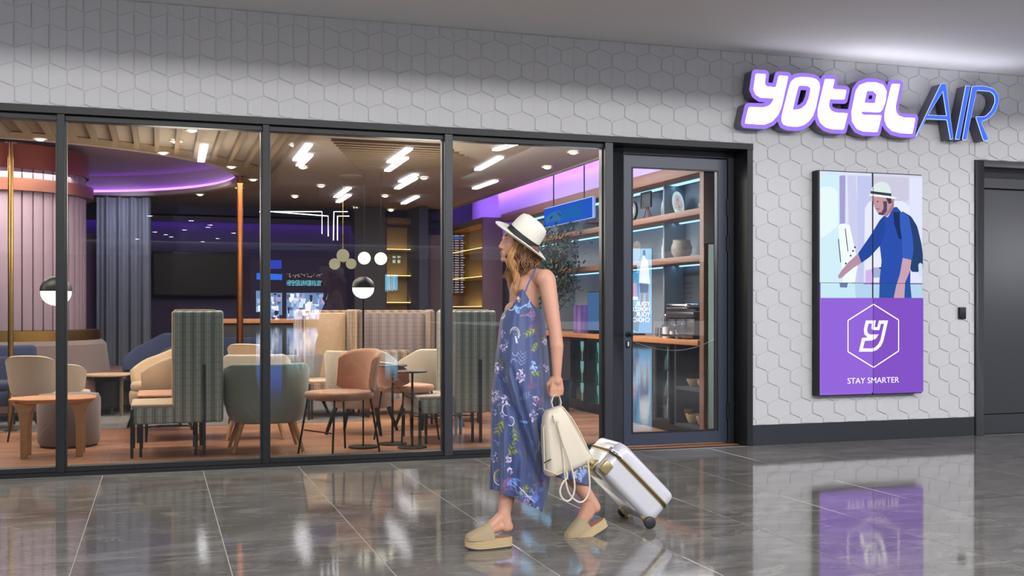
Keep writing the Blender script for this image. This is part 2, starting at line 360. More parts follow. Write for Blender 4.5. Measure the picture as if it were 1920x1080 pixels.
# front wall: core and relief tiles
wf = struct(thing('wall_front', None, None))
MB().box(-14, 5.05, .0, .3, ZF, ZC).box(5.05, 7.49, 0, .3, 0, ZC).box(7.49, 9.6, 0, .3, 2.66, ZC).box(9.6, 24, 0, .3, 0, ZC).box(-14, -5, 0, .3, 0, ZF).build('wall_core', GROUT, wf, smooth=False)
PX, PZ, HS, HA = .2335, .144, .05, .094
def hexp(x0, zc): return [(x0, zc-HS), (x0+PX/2, zc-HA), (x0+PX, zc-HS), (x0+PX, zc+HS), (x0+PX/2, zc+HA), (x0, zc+HS)]
def trap(x0, zc): return [(x0, zc-HS), (x0+PX/2, zc-HA), (x0+PX/2, zc+HA), (x0, zc+HS)]
def rtrap(x0, zc): return [(x0+PX/2, zc-HA), (x0+PX, zc-HS), (x0+PX, zc+HS), (x0+PX/2, zc+HA)]
def clip(poly, x0, x1, z0, z1):
    for ax, lim, sg in ((0, x0, 1), (0, x1, -1), (1, z0, 1), (1, z1, -1)):
        out = []
        for i in range(len(poly)):
            a, b = poly[i-1], poly[i]; da, db = (a[ax]-lim)*sg, (b[ax]-lim)*sg
            if (da >= 0) != (db >= 0):
                t = da/(da-db); out.append((a[0]+(b[0]-a[0])*t, a[1]+(b[1]-a[1])*t))
            if db >= 0: out.append(b)
        poly = out
        if len(poly) < 3: return None
    ar = sum(poly[i][0]*poly[(i+1) % len(poly)][1]-poly[(i+1) % len(poly)][0]*poly[i][1] for i in range(len(poly)))/2
    ex = max(p[0] for p in poly)-min(p[0] for p in poly); ez = max(p[1] for p in poly)-min(p[1] for p in poly)
    return poly if abs(ar) > 2e-4 and ex > .012 and ez > .012 else None
def bev(mb, poly, yb, yf, b, gap):
    p = []  # drop near-duplicate points
    for q in poly:
        if not p or (Vector(q)-Vector(p[-1])).length > 1e-4: p.append(q)
    if (Vector(p[0])-Vector(p[-1])).length < 1e-4: p.pop()
    if len(p) < 3: return
    a = offset(p, -gap); c = offset(p, -gap-b)
    mb.loft([[(x, yb, z) for x, z in a], [(x, yf+b*.8, z) for x, z in a], [(x, yf, z) for x, z in c]])
def tile_mb(x0, zc, rect=None):
    m = MB(); h, t = hexp(x0, zc), trap(x0, zc)
    if rect: h, t = clip(h, *rect), clip(t, *rect)
    if not h: return None
    bev(m, h, .001, -.0105, .0008, .0004)
    if t:
        t = offset(t, -.006) if len(t) > 2 else t
        if min(p[0] for p in t) < max(p[0] for p in t)-.01 and min(p[1] for p in t) < max(p[1] for p in t)-.02: bev(m, rpoly(t, [.02, .003, .003, .02] if len(t) == 4 and not rect else 0, 3), -.009, -.0175, .002, 0)
    return m
rects = [(-1.75, 5.05, ZF+.001, ZC-.001), (5.05, 7.49, .181, ZC-.001), (7.49, 9.0, 2.665, ZC-.001)]
base_me = tile_mb(0, 0).mesh('tile', WALLM, smooth=False)
tiles = []
for r_ in range(-24, 3):
    zc = 3.346+PZ*r_; xo = -.515-PX*8-(PX/2 if r_ % 2 else 0)
    for i in range(0, 50):
        x0 = xo+i*PX; h = hexp(x0, zc)
        for k, rc in enumerate(rects):
            ins = all(rc[0] <= p[0] <= rc[1] and rc[2] <= p[1] <= rc[3] for p in h)
            if ins: tiles.append((x0, zc, None)); break
            if clip(h, *rc): tiles.append((x0, zc, rc))
def shown(t):
    cx, cz = t[0]+PX/2, t[1]
    if 5.85 < cx < 6.85 and .55 < cz < 2.4: return 1e3
    return math.hypot(cx, CD)+(50 if cx < -1.25 else 0)+abs(cz-CH)*.05
tiles.sort(key=shown); rest = MB()
for k, (x0, zc, rc) in enumerate(tiles):
    if k < 298:
        if rc is None: inst('tile', base_me, wf, (x0, 0, zc))
        else: tile_mb(x0, zc, rc).build('tile', WALLM, wf, smooth=False)
    else:
        m = tile_mb(x0, zc, rc); rest.add(m.v, m.f)
rest.build('more_tiles', WALLM, wf, smooth=False)['kind'] = 'stuff'
# storefront frame
struct(MB().box(-5, 5.055, -.03, .30, 2.645, ZF).build('trim_1', BLK, bevel=.002, seg=1))
struct(MB().box(-5, 3.70, -.01, .12, 0, .03).build('trim_2', BLK))
MU = [(-4.6, -4.55), (-.698, -.644), (.767, .819), (2.214, 2.282), (3.625, 3.70)]
for i in range(4):
    xa, xb = MU[i][1], MU[i+1][0]
    wn = struct(thing('window_%d' % (i+1), None, None, (xa, 0, 0)))
    L_ = xb-xa
    MB().box(-.02, L_+.02, .0, .11, .03, .068).build('bottom_rail', BLK, wn, bevel=.003, seg=1)
    MB().box(-.02, L_+.02, .015, .11, 2.60, 2.645).build('top_rail', BLK2 if 0 else BLK, wn, bevel=.003, seg=1)
    MB().box(0, .012, .03, .075, .068, 2.60).box(L_-.012, L_, .03, .075, .068, 2.60).build('glazing_bead', BLK2, wn)
    MB().box(.006, L_-.006, .048, .056, .066, 2.602).build('pane', GLASS, wn, smooth=False)
for i, (xa, xb) in enumerate(MU):
    struct(MB().box(xa, xb, -.02, .12, .03, 2.645).build('trim_%d' % (i+3), BLK if i < 3 else BLK2, bevel=.003, seg=1))
# door bay, set back
struct(MB().box(3.70, 3.89, .20, .30, 0, 2.645).box(3.89, 4.94, .20, .30, 2.59, 2.645).box(4.935, 4.994, .20, .30, 0, 2.645).build('trim_8', BLK2, bevel=.004, seg=1))
struct(MB().box(4.994, 5.052, -.03, .30, 0, 2.645).build('trim_9', BLK, bevel=.002, seg=1))
struct(MB().box(3.70, 3.72, .12, .20, 0, 2.645).build('trim_10', BLK))
d1 = struct(thing('door_1', None, None, (3.9, .215, 0)))
MB().plate([[(0, .012), (1.03, .012), (1.03, 2.584), (0, 2.584)], [(.084, .125), (.084, 2.475), (.932, 2.475), (.932, .125)]], 0, .06).build('leaf_frame', NAVY, d1, bevel=.003, seg=1)
MB().plate([[(.078, .119), (.938, .119), (.938, 2.481), (.078, 2.481)], [(.09, .131), (.09, 2.469), (.926, 2.469), (.926, .131)]], -.004, .01).build('glazing_bead', BLK, d1)
MB().box(.08, .936, .028, .036, .121, 2.479).build('pane', GLASS, d1, smooth=False)
hd = MB().cyl((.045, 0, 1.0), (.045, -.012, 1.0), .026).cyl((.045, -.01, 1.0), (.045, -.055, 1.0), .009).tube([(.045, -.052, 1.0), (.07, -.056, 1.0), (.18, -.056, 1.0)], .009, 10).build('door_handle', BLK, d1)
kl = MB().plate([rpoly([(.024, .875), (.062, .875), (.062, .945), (.024, .945)], .012)], -.008, 0).build('lock_plate', BLK, d1)
MB().plate([rpoly([(.036, .895), (.049, .895), (.049, .935), (.036, .935)], .005)], -.011, -.006).build('key_cylinder', P('steel', 'c9ccd2', .3, metal=1), kl)
for z in (2.15, 1.82, .30): MB().cyl((1.03, -.012, z-.075), (1.03, -.012, z+.075), .012, n=12).build('hinge', BLK, d1)
# right: skirting and dark service door
struct(MB().box(5.05, 7.47, -.022, .0, 0, .18).build('baseboard_right', BLK2, bevel=.002, seg=1))
d2 = struct(thing('door_2', None, None, (7.49, 0, 0)))
DK = P('service_door_metal', '2b2c30', .35, spec=.5)
MB().box(0, .09, -.04, .25, 0, 2.66).box(.09, 2.11, -.04, .25, 2.60, 2.66).box(2.02, 2.11, -.04, .25, 0, 2.60).build('door_frame', DK, d2, bevel=.003, seg=1)
MB().box(.09, 2.02, .095, .25, -.02, 2.6).build('door_backing', BLK, d2)  # unseen box added to stop light leaking round the leaf
MB().box(.09, 2.02, .05, .09, -.005, .19).build('kick_panel', DK, d2, bevel=.002, seg=1)
MB().box(.09, 2.02, .06, .09, .196, 2.395).build('leaf', DK, d2, bevel=.002, seg=1)
MB().box(.09, 2.02, .02, .09, 2.402, 2.50).build('head_panel', DK, d2, bevel=.002, seg=1)
MB().box(.09, 2.02, .18, .22, 2.50, 2.60).build('head_slot', BLK, d2)
# small black card reader
p = at(1794, 576, 0); q = at(1806, 598, 0)
rd = MB().box(p.x, q.x, -.045, -.012, q.z, p.z).build('card_reader', BLK, bevel=.008, seg=3)
tag(rd, 'small black card reader mounted on the cream tiled wall beside the dark door', 'card reader')
# ================================================================ LETTER SIGN
YS = -.14
def s5(x, y): p = at(1380+x*.13889, 120+y*.13889, YS); return (p.x, p.z)
def s1(x, y): p = at(1370+x*.29634, 100+y*.29634, YS); return (p.x, p.z)
def s6(x, y): p = at(1600+x*.15625, 120+y*.15625, YS); return (p.x, p.z)
sg = thing('illuminated_sign', 'glowing white and violet lettering with blue tube letters high on the tiled wall', 'sign', (0, 0, 0))
SIDE = P('sign_return', '5e5c66', .4); VF = EM('violet_sign_face', 'a07cf6', 1.1); WF = EM('white_sign_face', 'fffcff', 2.4)
BF = EM('blue_sign_face', '4d74f0', 1.1); BE = EM('blue_sign_edge', 'a9c4ff', 1.6)
Ly = [(262,132),(395,140),(378,265),(400,305),(532,318),(572,157),(698,168),(605,580),(560,690),(480,780),(375,822),(115,805),(165,583),(360,588),(430,570),(480,525),(507,466),(320,455),(258,410),(230,345)]
Lo = [(855,178),(1000,185),(1075,208),(1118,255),(1122,330),(1065,600),(1030,700),(970,780),(900,830),(820,850),(690,840),(630,815),(610,765),(615,690),(715,300),(740,235),(790,193)]
Lh = [(865,292),(960,298),(998,322),(1000,360),(975,470),(940,550),(880,600),(820,618),(755,617),(825,330),(840,303)]
Lt = [(1197,203),(1322,210),(1293,340),(1483,352),(1455,482),(1255,475),(1245,570),(1268,625),(1330,658),(1500,668),(1445,888),(1280,880),(1200,855),(1130,790),(1097,700),(1100,610)]
Le = [(860,184),(915,185),(960,200),(982,240),(977,300),(955,360),(938,374),(822,369),(823,384),(840,391),(951,393),(925,499),(835,495),(795,478),(765,430),(762,370),(790,235),(815,200)]
Leh = [(858,238),(900,240),(921,262),(910,318),(841,314)]
Ll = [(455,240),(552,243),(497,510),(505,580),(540,625),(600,645),(735,650),(700,838),(560,830),(460,805),(400,750),(368,670),(372,580)]
def letter(pts, cv, hole=None, g=.038, name='letter', back=None):
    P0 = rpoly([cv(*p) for p in pts], .012, 3); L0 = [P0]
    raw = [Vector(cv(*p)) for p in pts]; hr = [Vector(cv(*p)) for p in hole] if hole else []
    if hole: L0.append([tuple(p) for p in hr])
    def bandm(y0, y1):
        m = MB().plate(L0, y0, y1)
        for lp in (raw, hr):
            for i in range(len(lp)):
                A, Bq = lp[i-1], lp[i]; d = (Bq-A).normalized(); n_ = Vector((-d.y, d.x)); an0 = math.atan2(n_.y, n_.x)
                q = [tuple(A+Vector((cos(an0+pi*k/7), sin(an0+pi*k/7)))*g) for k in range(8)]+[tuple(Bq+Vector((cos(an0+pi+pi*k/7), sin(an0+pi+pi*k/7)))*g) for k in range(8)]
                m.plate([q], y0, y1)
        return m
    b = bandm(YS, -.02).build(name, SIDE, sg, smooth=False)
    bandm(YS-.004, YS-.0005).build('violet_face', VF, b, smooth=False)
    MB().plate(L0, YS-.012, YS-.0045).build('white_face', WF, b, smooth=False)
letter(Ly, s5); letter(Lo, s5, Lh); letter(Lt, s5); letter(Le, s1, Leh, back=[q for q in Le if q not in ((938,374),(822,369),(823,384),(840,391))]); letter(Ll, s6)
def bletter(pts, hole=None, rr=.008):
    P0 = rpoly([s6(*p) for p in pts], rr, 3); L0 = [P0]
    if hole: L0.append([s6(*p) for p in hole])
    b = MB().plate(L0, YS, -.02).build('letter', SIDE, sg, smooth=False)
    MB().plate(L0, YS-.004, YS-.0005).build('glowing_edge', BE, b, smooth=False)
    L1 = [offset(P0, -.005)]+([offset(L0[1], .005)] if hole else [])
    MB().plate(L1, YS-.007, YS-.0045).build('blue_face', BF, b, smooth=False)
bletter([(733,885),(1045,240),(1078,230),(1110,240),(1197,900),(1160,912),(1118,674),(870,662),(755,870)], [(895,612),(1070,335),(1112,620)])
bletter([(1345,260),(1400,262),(1270,910),(1218,905)])
bletter([(1302,915),(1420,266),(1560,262),(1680,295),(1740,370),(1742,470),(1700,580),(1620,660),(1530,695),(1612,880),(1612,922),(1558,925),(1465,645),(1470,632),(1580,628),(1650,560),(1695,460),(1690,380),(1640,332),(1476,318),(1354,915)], rr=.02)
# ================================================================ VIDEO WALL
YV = -.11
a_, b_ = at(1537, 325, YV), at(1729, 733, YV); X0, X1, Z1, Z0 = a_.x, b_.x, 2.475, .44
xm = at(1635, 500, YV).x; zm = at(1635, 531, YV).z
def v2(x, y): p = at(1500+x*.29619, 300+y*.29619, YV); return (p.x, p.z)
def v7(x, y): p = at(1560+x/6, 560+y/6, YV); return (p.x, p.z)
vw = thing('video_wall', 'tall video wall of four screens showing a man in a white hat above a purple panel', 'screen')
MB().box(X0-.02, X1+.0, YV+.004, -.02, Z0-.006, Z1+.006).build('housing', BLK, vw, bevel=.003, seg=1)
zp1 = at(1635, 558.5, YV).z
def pane(x0, x1, z0, z1, col, nm='screen_panel'): return MB().box(x0+.0025, x1-.0025, YV, YV+.01, z0+.0025, z1-.0025).build(nm, EM('scr_'+col, col, 1.0), vw, smooth=False)
tl = pane(X0, xm, zm, Z1, 'dfe6f8'); tr = pane(xm, X1, zm, Z1, 'd8daf3')
bl = pane(X0, xm, Z0, zm, '9a6ce0'); br = pane(xm, X1, Z0, zm, '8656c9')
lay = [0]
def pic(pts, col, parent=None, r=0, n=4, nm='picture', cv=v2):
    lay[0] += 1
    lp = [cv(*p) for p in pts]
    if r: lp = rpoly(lp, r, n)
    y = YV-.0004*lay[0]
    return MB().flat(lp, y).build(nm, EM('pic_'+col, col, 1.0), tl if parent is None else parent, smooth=False)
pic([(131,90),(250,92),(292,190),(262,400),(352,873),(131,873)], 'd4f0fb')
pic([(131,170),(205,168),(240,200),(240,420),(131,500)], 'e9fbfd', r=.03)
pic([(456,102),(690,112),(690,250),(600,300),(456,230)], 'cfcde2', tr)
pic([(300,97),(352,98),(395,873),(330,873),(310,500)], 'cdd0f0')
pic([(360,100),(455,103),(455,300),(410,310),(400,873),(372,873)], 'c5caf0')
pic([(412,770),(410,310),(430,270),(457,255),(650,260),(700,300),(700,770)], 'eaecff', r=.01)
pic([(690,110),(773,113),(773,776),(700,776)], 'e3e7ff', tr)
pic([(131,786),(773,787),(773,873),(131,873)], 'b9d6f0', bl)
pic([(131,786),(345,786),(352,873),(131,873)], 'c9ecf8', bl)
pic([(248,100),(286,97),(284,402),(250,405)], 'aaa2d6')
pic([(240,415),(268,402),(312,410),(345,560),(368,640),(345,775),(270,775)], 'f4fdfb', r=.01)
pic([(282,435),(287,433),(304,578),(299,580)], '43506b'); pic([(238,500),(243,498),(259,648),(253,648)], '3f5168')
pic([(455,680),(512,680),(512,745),(455,745)], 'a9b2da', tr); pic([(458,776),(412,776),(412,700),(452,690)], 'd3b7f0')
for x, y in ((345,552),(333,575),(318,605),(503,684),(287,655)): pic([(x-5,y-5),(x+5,y-5),(x+5,y+6),(x-5,y+6)], '2c3a5c')
pic([(247,778),(300,776),(294,808),(250,806)], '6b7fae', bl)
pic([(640,322),(700,358),(738,420),(765,530),(774,600),(774,690),(745,710),(700,708),(660,560)], '2c4474', tr, r=.02)
pic([(745,662),(756,650),(772,660),(768,738),(750,740)], 'cfe2f6', tr, r=.01)
pic([(500,765),(692,765),(702,873),(497,873)], '2b58a6', bl)
pic([(545,285),(590,240),(590,310),(545,360),(520,345)], 'a9808f')
pic([(500,382),(530,352),(550,365),(590,300),(608,297),(645,340),(668,450),(668,620),(694,700),(694,776),(497,776),(512,640),(498,520)], '2f52b0', r=.008)
pic([(530,350),(500,382),(440,480),(363,592),(384,652),(440,612),(505,540),(540,440)], '2b4ba2', r=.01)
pic([(363,592),(300,650),(258,700),(236,735),(242,752),(262,745),(285,722),(335,682),(384,652)], 'ba93a8', r=.006)
pic([(615,345),(650,330),(685,362),(706,480),(714,560),(705,634),(645,620),(640,500)], '3a61c2', r=.01)
pic([(645,620),(700,633),(690,705),(660,776),(655,873),(588,873),(603,800),(628,720)], 'cda4b6', r=.006)
pic([(585,330),(625,330),(628,420),(640,500),(620,500),(590,400)], '213560')
pic([(446,232),(572,236),(576,280),(545,335),(515,350),(494,346),(472,312),(464,290),(455,270)], 'c59aa3', r=.008)
pic([(520,262),(545,262),(545,325),(520,352),(494,347),(486,336),(512,330),(524,305)], '5f4a62', r=.004)
pic([(535,236),(573,238),(573,275),(556,278),(545,256)], '4a3a50')
pic([(478,262),(492,260),(491,266),(479,268)], '51404f'); pic([(474,308),(496,306),(497,312),(482,316)], '8d5f74')
pic([(446,205),(450,172),(478,147),(512,138),(546,148),(566,176),(571,222)], 'dfeeec', r=.02)
pic([(441,197),(571,213),(572,234),(440,216)], '3b444f')
pic([(424,226),(441,214),(572,231),(611,239),(590,247),(500,235),(446,229)], 'f3f8f6', r=.004)
# lower purple poster
pic([(0,0),(456,0),(456,1065),(0,1065)][:0] or [(131,874),(455,874),(455,1472),(131,1472)], '9567dc', bl)
pic([(457,874),(773,874),(773,1466),(457,1472)], '8454c8', br)
lay[0] += 1
hexo = rpoly([v7(*p) for p in [(455,55),(742,235),(742,592),(455,780),(162,600),(162,240)]], .012, 4)
MB().plate([hexo, offset(hexo, -.011)], YV-.0004*lay[0], YV-.0004*lay[0]+.0004).build('logo_outline', EM('pic_white', 'fdf8ff', 1.1), br, smooth=False)
yo = [v7(*p) for p in [(368,245),(480,245),(467,320),(497,320),(515,245),(618,245),(566,470),(540,530),(495,575),(440,595),(290,595),(325,440),(388,437),(352,400),(345,345)]]
yi = [v7(*p) for p in [(397,280),(437,280),(430,335),(450,353),(520,353),(537,282),(572,282),(532,465),(505,515),(470,548),(430,560),(335,558),(357,474),(430,470),(480,450),(512,402),(410,402),(387,380),(383,345)]]
MB().plate([yo, yi], YV-.0004*lay[0], YV-.0004*lay[0]+.0004).build('logo_letter', EM('pic_white'), br, smooth=False) if 0 else MB().plate([yo, yi], YV-.0004*lay[0], YV-.0004*lay[0]+.0004).build('logo_letter', MATS['pic_white'], br, smooth=False)
p = at(1635.5, 713.5, YV)
text('STAY SMARTER', .075, MATS['pic_white'], br, (p.x, YV-.0004*lay[0], p.z), name='lettering', sx=1.1)
MB().box(xm-.002, xm+.002, YV-.018, YV, Z0, Z1).box(X0, X1, YV-.018, YV, zm-.002, zm+.002).build('screen_seam', BLK, vw)
# ================================================================ CAFE SHELL
YB = 9.6
cf = struct(thing('floor_cafe', None, None)); cf.name = 'floor.001'
MB().box(-6, 5.4, .10, YB, -.05, -.004).build('floor_bed', P('plank_joint', '3a2a22', .8), cf)
WD = [P('plank_%d' % k, c, .32, nz=(2, .6, d), nz_stretch=(1.5, 18, 1), coord='Object') for k, (c, d) in enumerate((('ab7a5e', '93654c'), ('a0705a', '875a46'), ('b5856a', '9c6e56')))]
pm = [MB().box(.001, 1.198, .001, .138, -.004, .0).mesh('plank', m, smooth=False) for m in WD]
n = 0
for j in range(22):
    xo = -2.6-random.random()*1.2
    for i in range(8):
        if n >= 299: break
        x0 = xo+i*1.2
        if x0 > 4.75: continue
        if x0 > -2.9+0 and x0+1.2 < -2.4+0 and 0: continue
        inst('plank', pm[random.randrange(3)], cf, (x0, .12+j*.14, 0)); n += 1
MB().box(2.2, 5.2, 3.21, 6.0, -.004, 0).build('far_planks', WD[0], cf, smooth=False)
MB().box(-6, 2.19, 3.21, YB, -.004, .004).build('carpet', P('grey_carpet', '6e6a6b', .95, bump=(300, .6)), cf)
MB().box(2.2, 5.2, 6.01, YB, -.004, .004).build('carpet', MATS['grey_carpet'], cf)
# cafe ceiling with round cove
RC, RR = Vector((-1.9, 5.9)), 2.95
CZ = 2.9
cc = struct(thing('ceiling_cafe', None, None)); cc.name = 'ceiling.001'
CAFEC = P('cafe_ceiling', '998b7e', .85); OCHRE = P('ochre_ceiling', '8a7658', .8)
circ = lambda r, n=72: [(RC.x+r*cos(2*pi*k/n), RC.y+r*sin(2*pi*k/n)) for k in range(n)]
def zslab(loops, z0, z1):
    m = MB().plate(loops, z0, z1); m.v = [(x, z, y) for x, y, z in m.v]; return m
def ringplate(z, z2, outer):
    n = 96; a = []; o_ = []
    for k in range(n):
        t = 2*pi*k/n; cx, cy = cos(t), sin(t); a.append((RC.x+RR*cx, RC.y+RR*cy))
        if outer == 'rect':
            s1 = ((4.66 if cx > 0 else -6)-RC.x)/cx if abs(cx) > 1e-6 else 1e9; s2 = ((YB if cy > 0 else .12)-RC.y)/cy if abs(cy) > 1e-6 else 1e9; q = min(s1, s2)
        else: q = RR+.42
        o_.append((RC.x+q*cx, RC.y+q*cy))
    return MB().loft([[(x, y, z) for x, y in a], [(x, y, z) for x, y in o_], [(x, y, z2) for x, y in o_], [(x, y, z2) for x, y in a], [(x, y, z) for x, y in a]], cap=False)
m = ringplate(CZ, CZ+.04, 'rect'); m.box(4.2, 4.66, .12, 1.0, CZ, CZ+.04).box(4.2, 4.66, YB-.5, YB, CZ, CZ+.04).box(-6, -5, .12, 1.2, CZ, CZ+.04)
m.build('ceiling_board', CAFEC, cc, smooth=False)
ringplate(CZ-.012, CZ-.001, 'ring').build('cove_border', OCHRE, cc, smooth=False)
MB().lathe([(RR+.0, CZ), (RR, CZ+.3), (.01, CZ+.3)], 72, (RC.x, RC.y, 0), cap=False).build('cove_recess', P('cove_white', 'b9a7a5', .8), cc)
MB().lathe([(RR, CZ-.01), (RR-.09, CZ-.01), (RR-.09, CZ+.05), (RR-.07, CZ+.05), (RR-.07, CZ), (RR, CZ-.01)], 72, (RC.x, RC.y, 0)).build('cove_ledge', P('cove_white'), cc)
MB().lathe([(RR-.05, CZ+.062), (RR-.02, CZ+.062), (RR-.02, CZ+.09), (RR-.05, CZ+.09), (RR-.05, CZ+.062)], 72, (RC.x, RC.y, 0)).build('cove_led', EM('cove_purple', '9a55ff', 14), cc)
SL = P('pale_slat', '84705a', .7)
k = 0; x = -4.4
while x < 1.35:
    d = RR+.42; dx = x+.02-RC.x
    y1 = RC.y-math.sqrt(d*d-dx*dx) if abs(dx) < d else 6.2
    MB().box(x, x+.045, .2, min(y1, 6.2), CZ-.07, CZ-.001).build('slat', SL, cc, smooth=False); x += .19
# linear grille in the ceiling
for k in range(14):
    y = 2.1+k*.16; xr = 2.0+.10*k
    MB().box(1.62+k*.05, min(xr+.75, 3.6)-max(0, k-8)*.18, y, y+.05, CZ-.03, CZ-.001).build('grille_slat', SL, cc, smooth=False)
MB().lathe([(0.001, -.012), (.13, -.012), (.14, 0)], 32, (1.95+.35, 5.0, CZ)).build('speaker_grille', P('speaker', 'a79d94', .8), cc)
# walls of the cafe
struct(MB().box(-6.1, -6, .1, YB, 0, 3.3).build('wall_left', P('cafe_wall_left', '4d4350', .9)))
struct(MB().box(5.22, 5.4, .3, YB, 0, 3.3).build('wall_right', P('cafe_wall', 'c2b6c6', .85)))
struct(MB().box(-6, 5.4, YB, YB+.1, 0, 3.3).build('wall_rear', P('rear_wall', '3c3350', .8)))
MB_ = MB().box(4.66, 5.22, .32, YB, 3.1, 3.16).build('ceiling_slot', MATS['cafe_wall']); MB_['kind'] = 'structure'; MB_.name = 'trim_20'
struct(MB().box(4.88, 5.22, .32, 7.0, 2.62, 3.1).build('trim_21', MATS['cafe_wall']))
struct(MB().box(4.62, 4.66, .12, YB, 2.88, 3.1).build('trim_22', CAFEC))
l = area('cove_strip_light', (4.70, 4.9, 2.98), (0, R(-60), 0), .06, 9.0, 120, 'a06bff'); l.rotation_euler = (0, R(-75), 0)
struct(MB().box(4.665, 4.68, .4, 9.4, 2.95, 2.97).build('trim_23', PURP))
# violet wash at top of the rear wall
struct(MB().box(-5.5, 4.6, YB-.22, YB-.02, 2.70, 2.73).box(-5.5, 4.6, YB-.22, YB-.20, 2.61, 2.73).build('trim_24', P('rear_wall')))
l = area('rear_strip_light', (-.6, YB-.08, 2.69), (R(-12), 0, 0), 9.5, .05, 70, '8a48e8')
# downlights
DN = [(62,268),(258,290),(330,263),(360,242),(388,312),(442,334),(434,350),(375,363),(277,370),(152,371),(553,270),(568,312),(602,347),(553,367),(722,366),(668,388),(795,332),(782,396),(1075,284),(1026,312),(730,424-30)]
dl = None
posn = ['left of the tall column', 'over the slatted strip', 'second from the window in the slats', 'closest to the window glass in the slats', 'right rim of the round cove', 'beside the copper pole top', 'behind the copper pole top', 'far right rim of the cove', 'far rim of the cove', 'beside the column cap', 'first inside the second pane', 'second along the second pane', 'third along the second pane', 'fourth along the second pane', 'over the globe lamps', 'deepest over the globe lamps', 'near the third post', 'over the shelf corner', 'nearest the violet cove strip', 'second from the violet cove strip', 'deep over the lit shelves']
for i, (u, v) in enumerate(DN):
    p = zp(u, v, CZ-.005)
    d = math.hypot(p.x-RC.x, p.y-RC.y)
    if d < RR+.06:
        k = (RR+.12)/max(d, .1); p = Vector((RC.x+(p.x-RC.x)*k, RC.y+(p.y-RC.y)*k, p.z))
    if p.y > 9.3: p.y = 9.3
    t = thing('downlight', 'small round recessed ceiling downlight, %s' % posn[i], 'ceiling light', (p.x, p.y, CZ-.015), group='recessed cafe downlights')
    if dl is None:
        dl = (MB().lathe([(.046, -.002), (.064, -.006), (.068, .004), (.046, .004), (.046, -.002)], 20).mesh('trim_ring', P('lamp_trim', 'd8cfc4', .5)), MB().lathe([(.001, -.022), (.03, -.016), (.045, 0), (.045, .004)], 16).mesh('lens', DLM))
    inst('trim_ring', dl[0], t); inst('lens', dl[1], t)

m = MB(); pts = []
for k in range(25):
    q = k/24; u = 1192+150*q; v = 642-8*q+19*4*q*(1-q)*(.9+.2*q); pts.append(at(u, v, .285))
m.tube(pts, .0035, 6); o = m.build('cord', P('white_cord', 'c9c9cc', .5)); tag(o, 'thin white cord drooping across the inside of the glass door', 'cord')
# ================================================================ CAFE FITTINGS
# slatted round column
t = thing('column', 'tall round pink column clad in vertical slats with copper collars', 'column', (RC.x+.12, RC.y, 0))
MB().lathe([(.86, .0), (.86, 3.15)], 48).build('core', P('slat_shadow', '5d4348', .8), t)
SLT = P('pink_slat', '978292', .55); sm_ = MB().box(-.055, .055, -.93, -.86, .97, 2.98).mesh('slat', SLT, bevel=.012, seg=2)
for k in range(48): inst('slat', sm_, t, (0, 0, 0), (0, 0, 2*pi*k/48))
MB().lathe([(.88, 2.84), (.965, 2.84), (.965, 3.12), (.88, 3.12)], 64).build('copper_collar', COPPER, t)
MB().lathe([(.88, 2.58), (1.02, 2.58), (1.02, 2.72), (.88, 2.72)], 64).build('rose_collar', P('rose_metal', '8a5a4c', .4, metal=.7), t)
MB().lathe([(.88, .83), (1.10, .83), (1.10, .97), (.88, .97)], 64).build('brass_band', GOLD, t)
point('collar_light', (RC.x+.12-.3, RC.y-1.5, 2.7), 5, 'ffb060', .05)
t = thing('banquette', 'curved mauve upholstered banquette wrapped round the column', 'sofa', (RC.x+.12, RC.y, 0))
MB().lathe([(.98, .40), (1.22, .42), (1.17, .80), (1.12, .85), (1.0, .85)], 48).build('backrest', MAUVEF, t)
MB().lathe([(1.05, .06), (1.62, .06), (1.68, .10), (1.68, .40), (1.62, .46), (1.1, .46)], 48).build('seat', P('plum_wool', '7d5a58', .95), t)
for (x, y) in ((-1.5, 4.35), (-2.15, 4.28)):
    c = MB().box(-.24, .24, -.06, .06, .0, .36).build('cushion', NAVYF, None, bevel=.05, seg=3); c.location = (x, y, .475); c.rotation_euler = (R(-12), 0, R(8 if x > -1.8 else -4))
    tag(c, 'navy cushion leaning on the curved banquette, %s one' % ('right' if x > -1.8 else 'left'), 'cushion', 'banquette cushions')
# copper poles
for (u, Y, r, lb) in ((20, 3.3, .026, 'slim brass pole from floor to ceiling at the left edge'), (450, 5.4, .04, 'thick copper pole beside the round ceiling cove')):
    p = at(u, 580, Y); t = thing('pole', lb, 'pole', (p.x, Y, 0))
    MB().cyl((0, 0, .0), (0, 0, CZ), r, n=20).build('tube', COPPER if u > 100 else GOLD, t)
    MB().lathe([(.001, 0), (r+.04, 0), (r+.04, .012), (.001, .014)], 20).build('base_plate', GOLD, t)
    MB().lathe([(.001, CZ-.012), (r+.035, CZ-.012), (r+.035, CZ-.002), (.001, CZ-.002)], 20).build('top_plate', BLK, t)
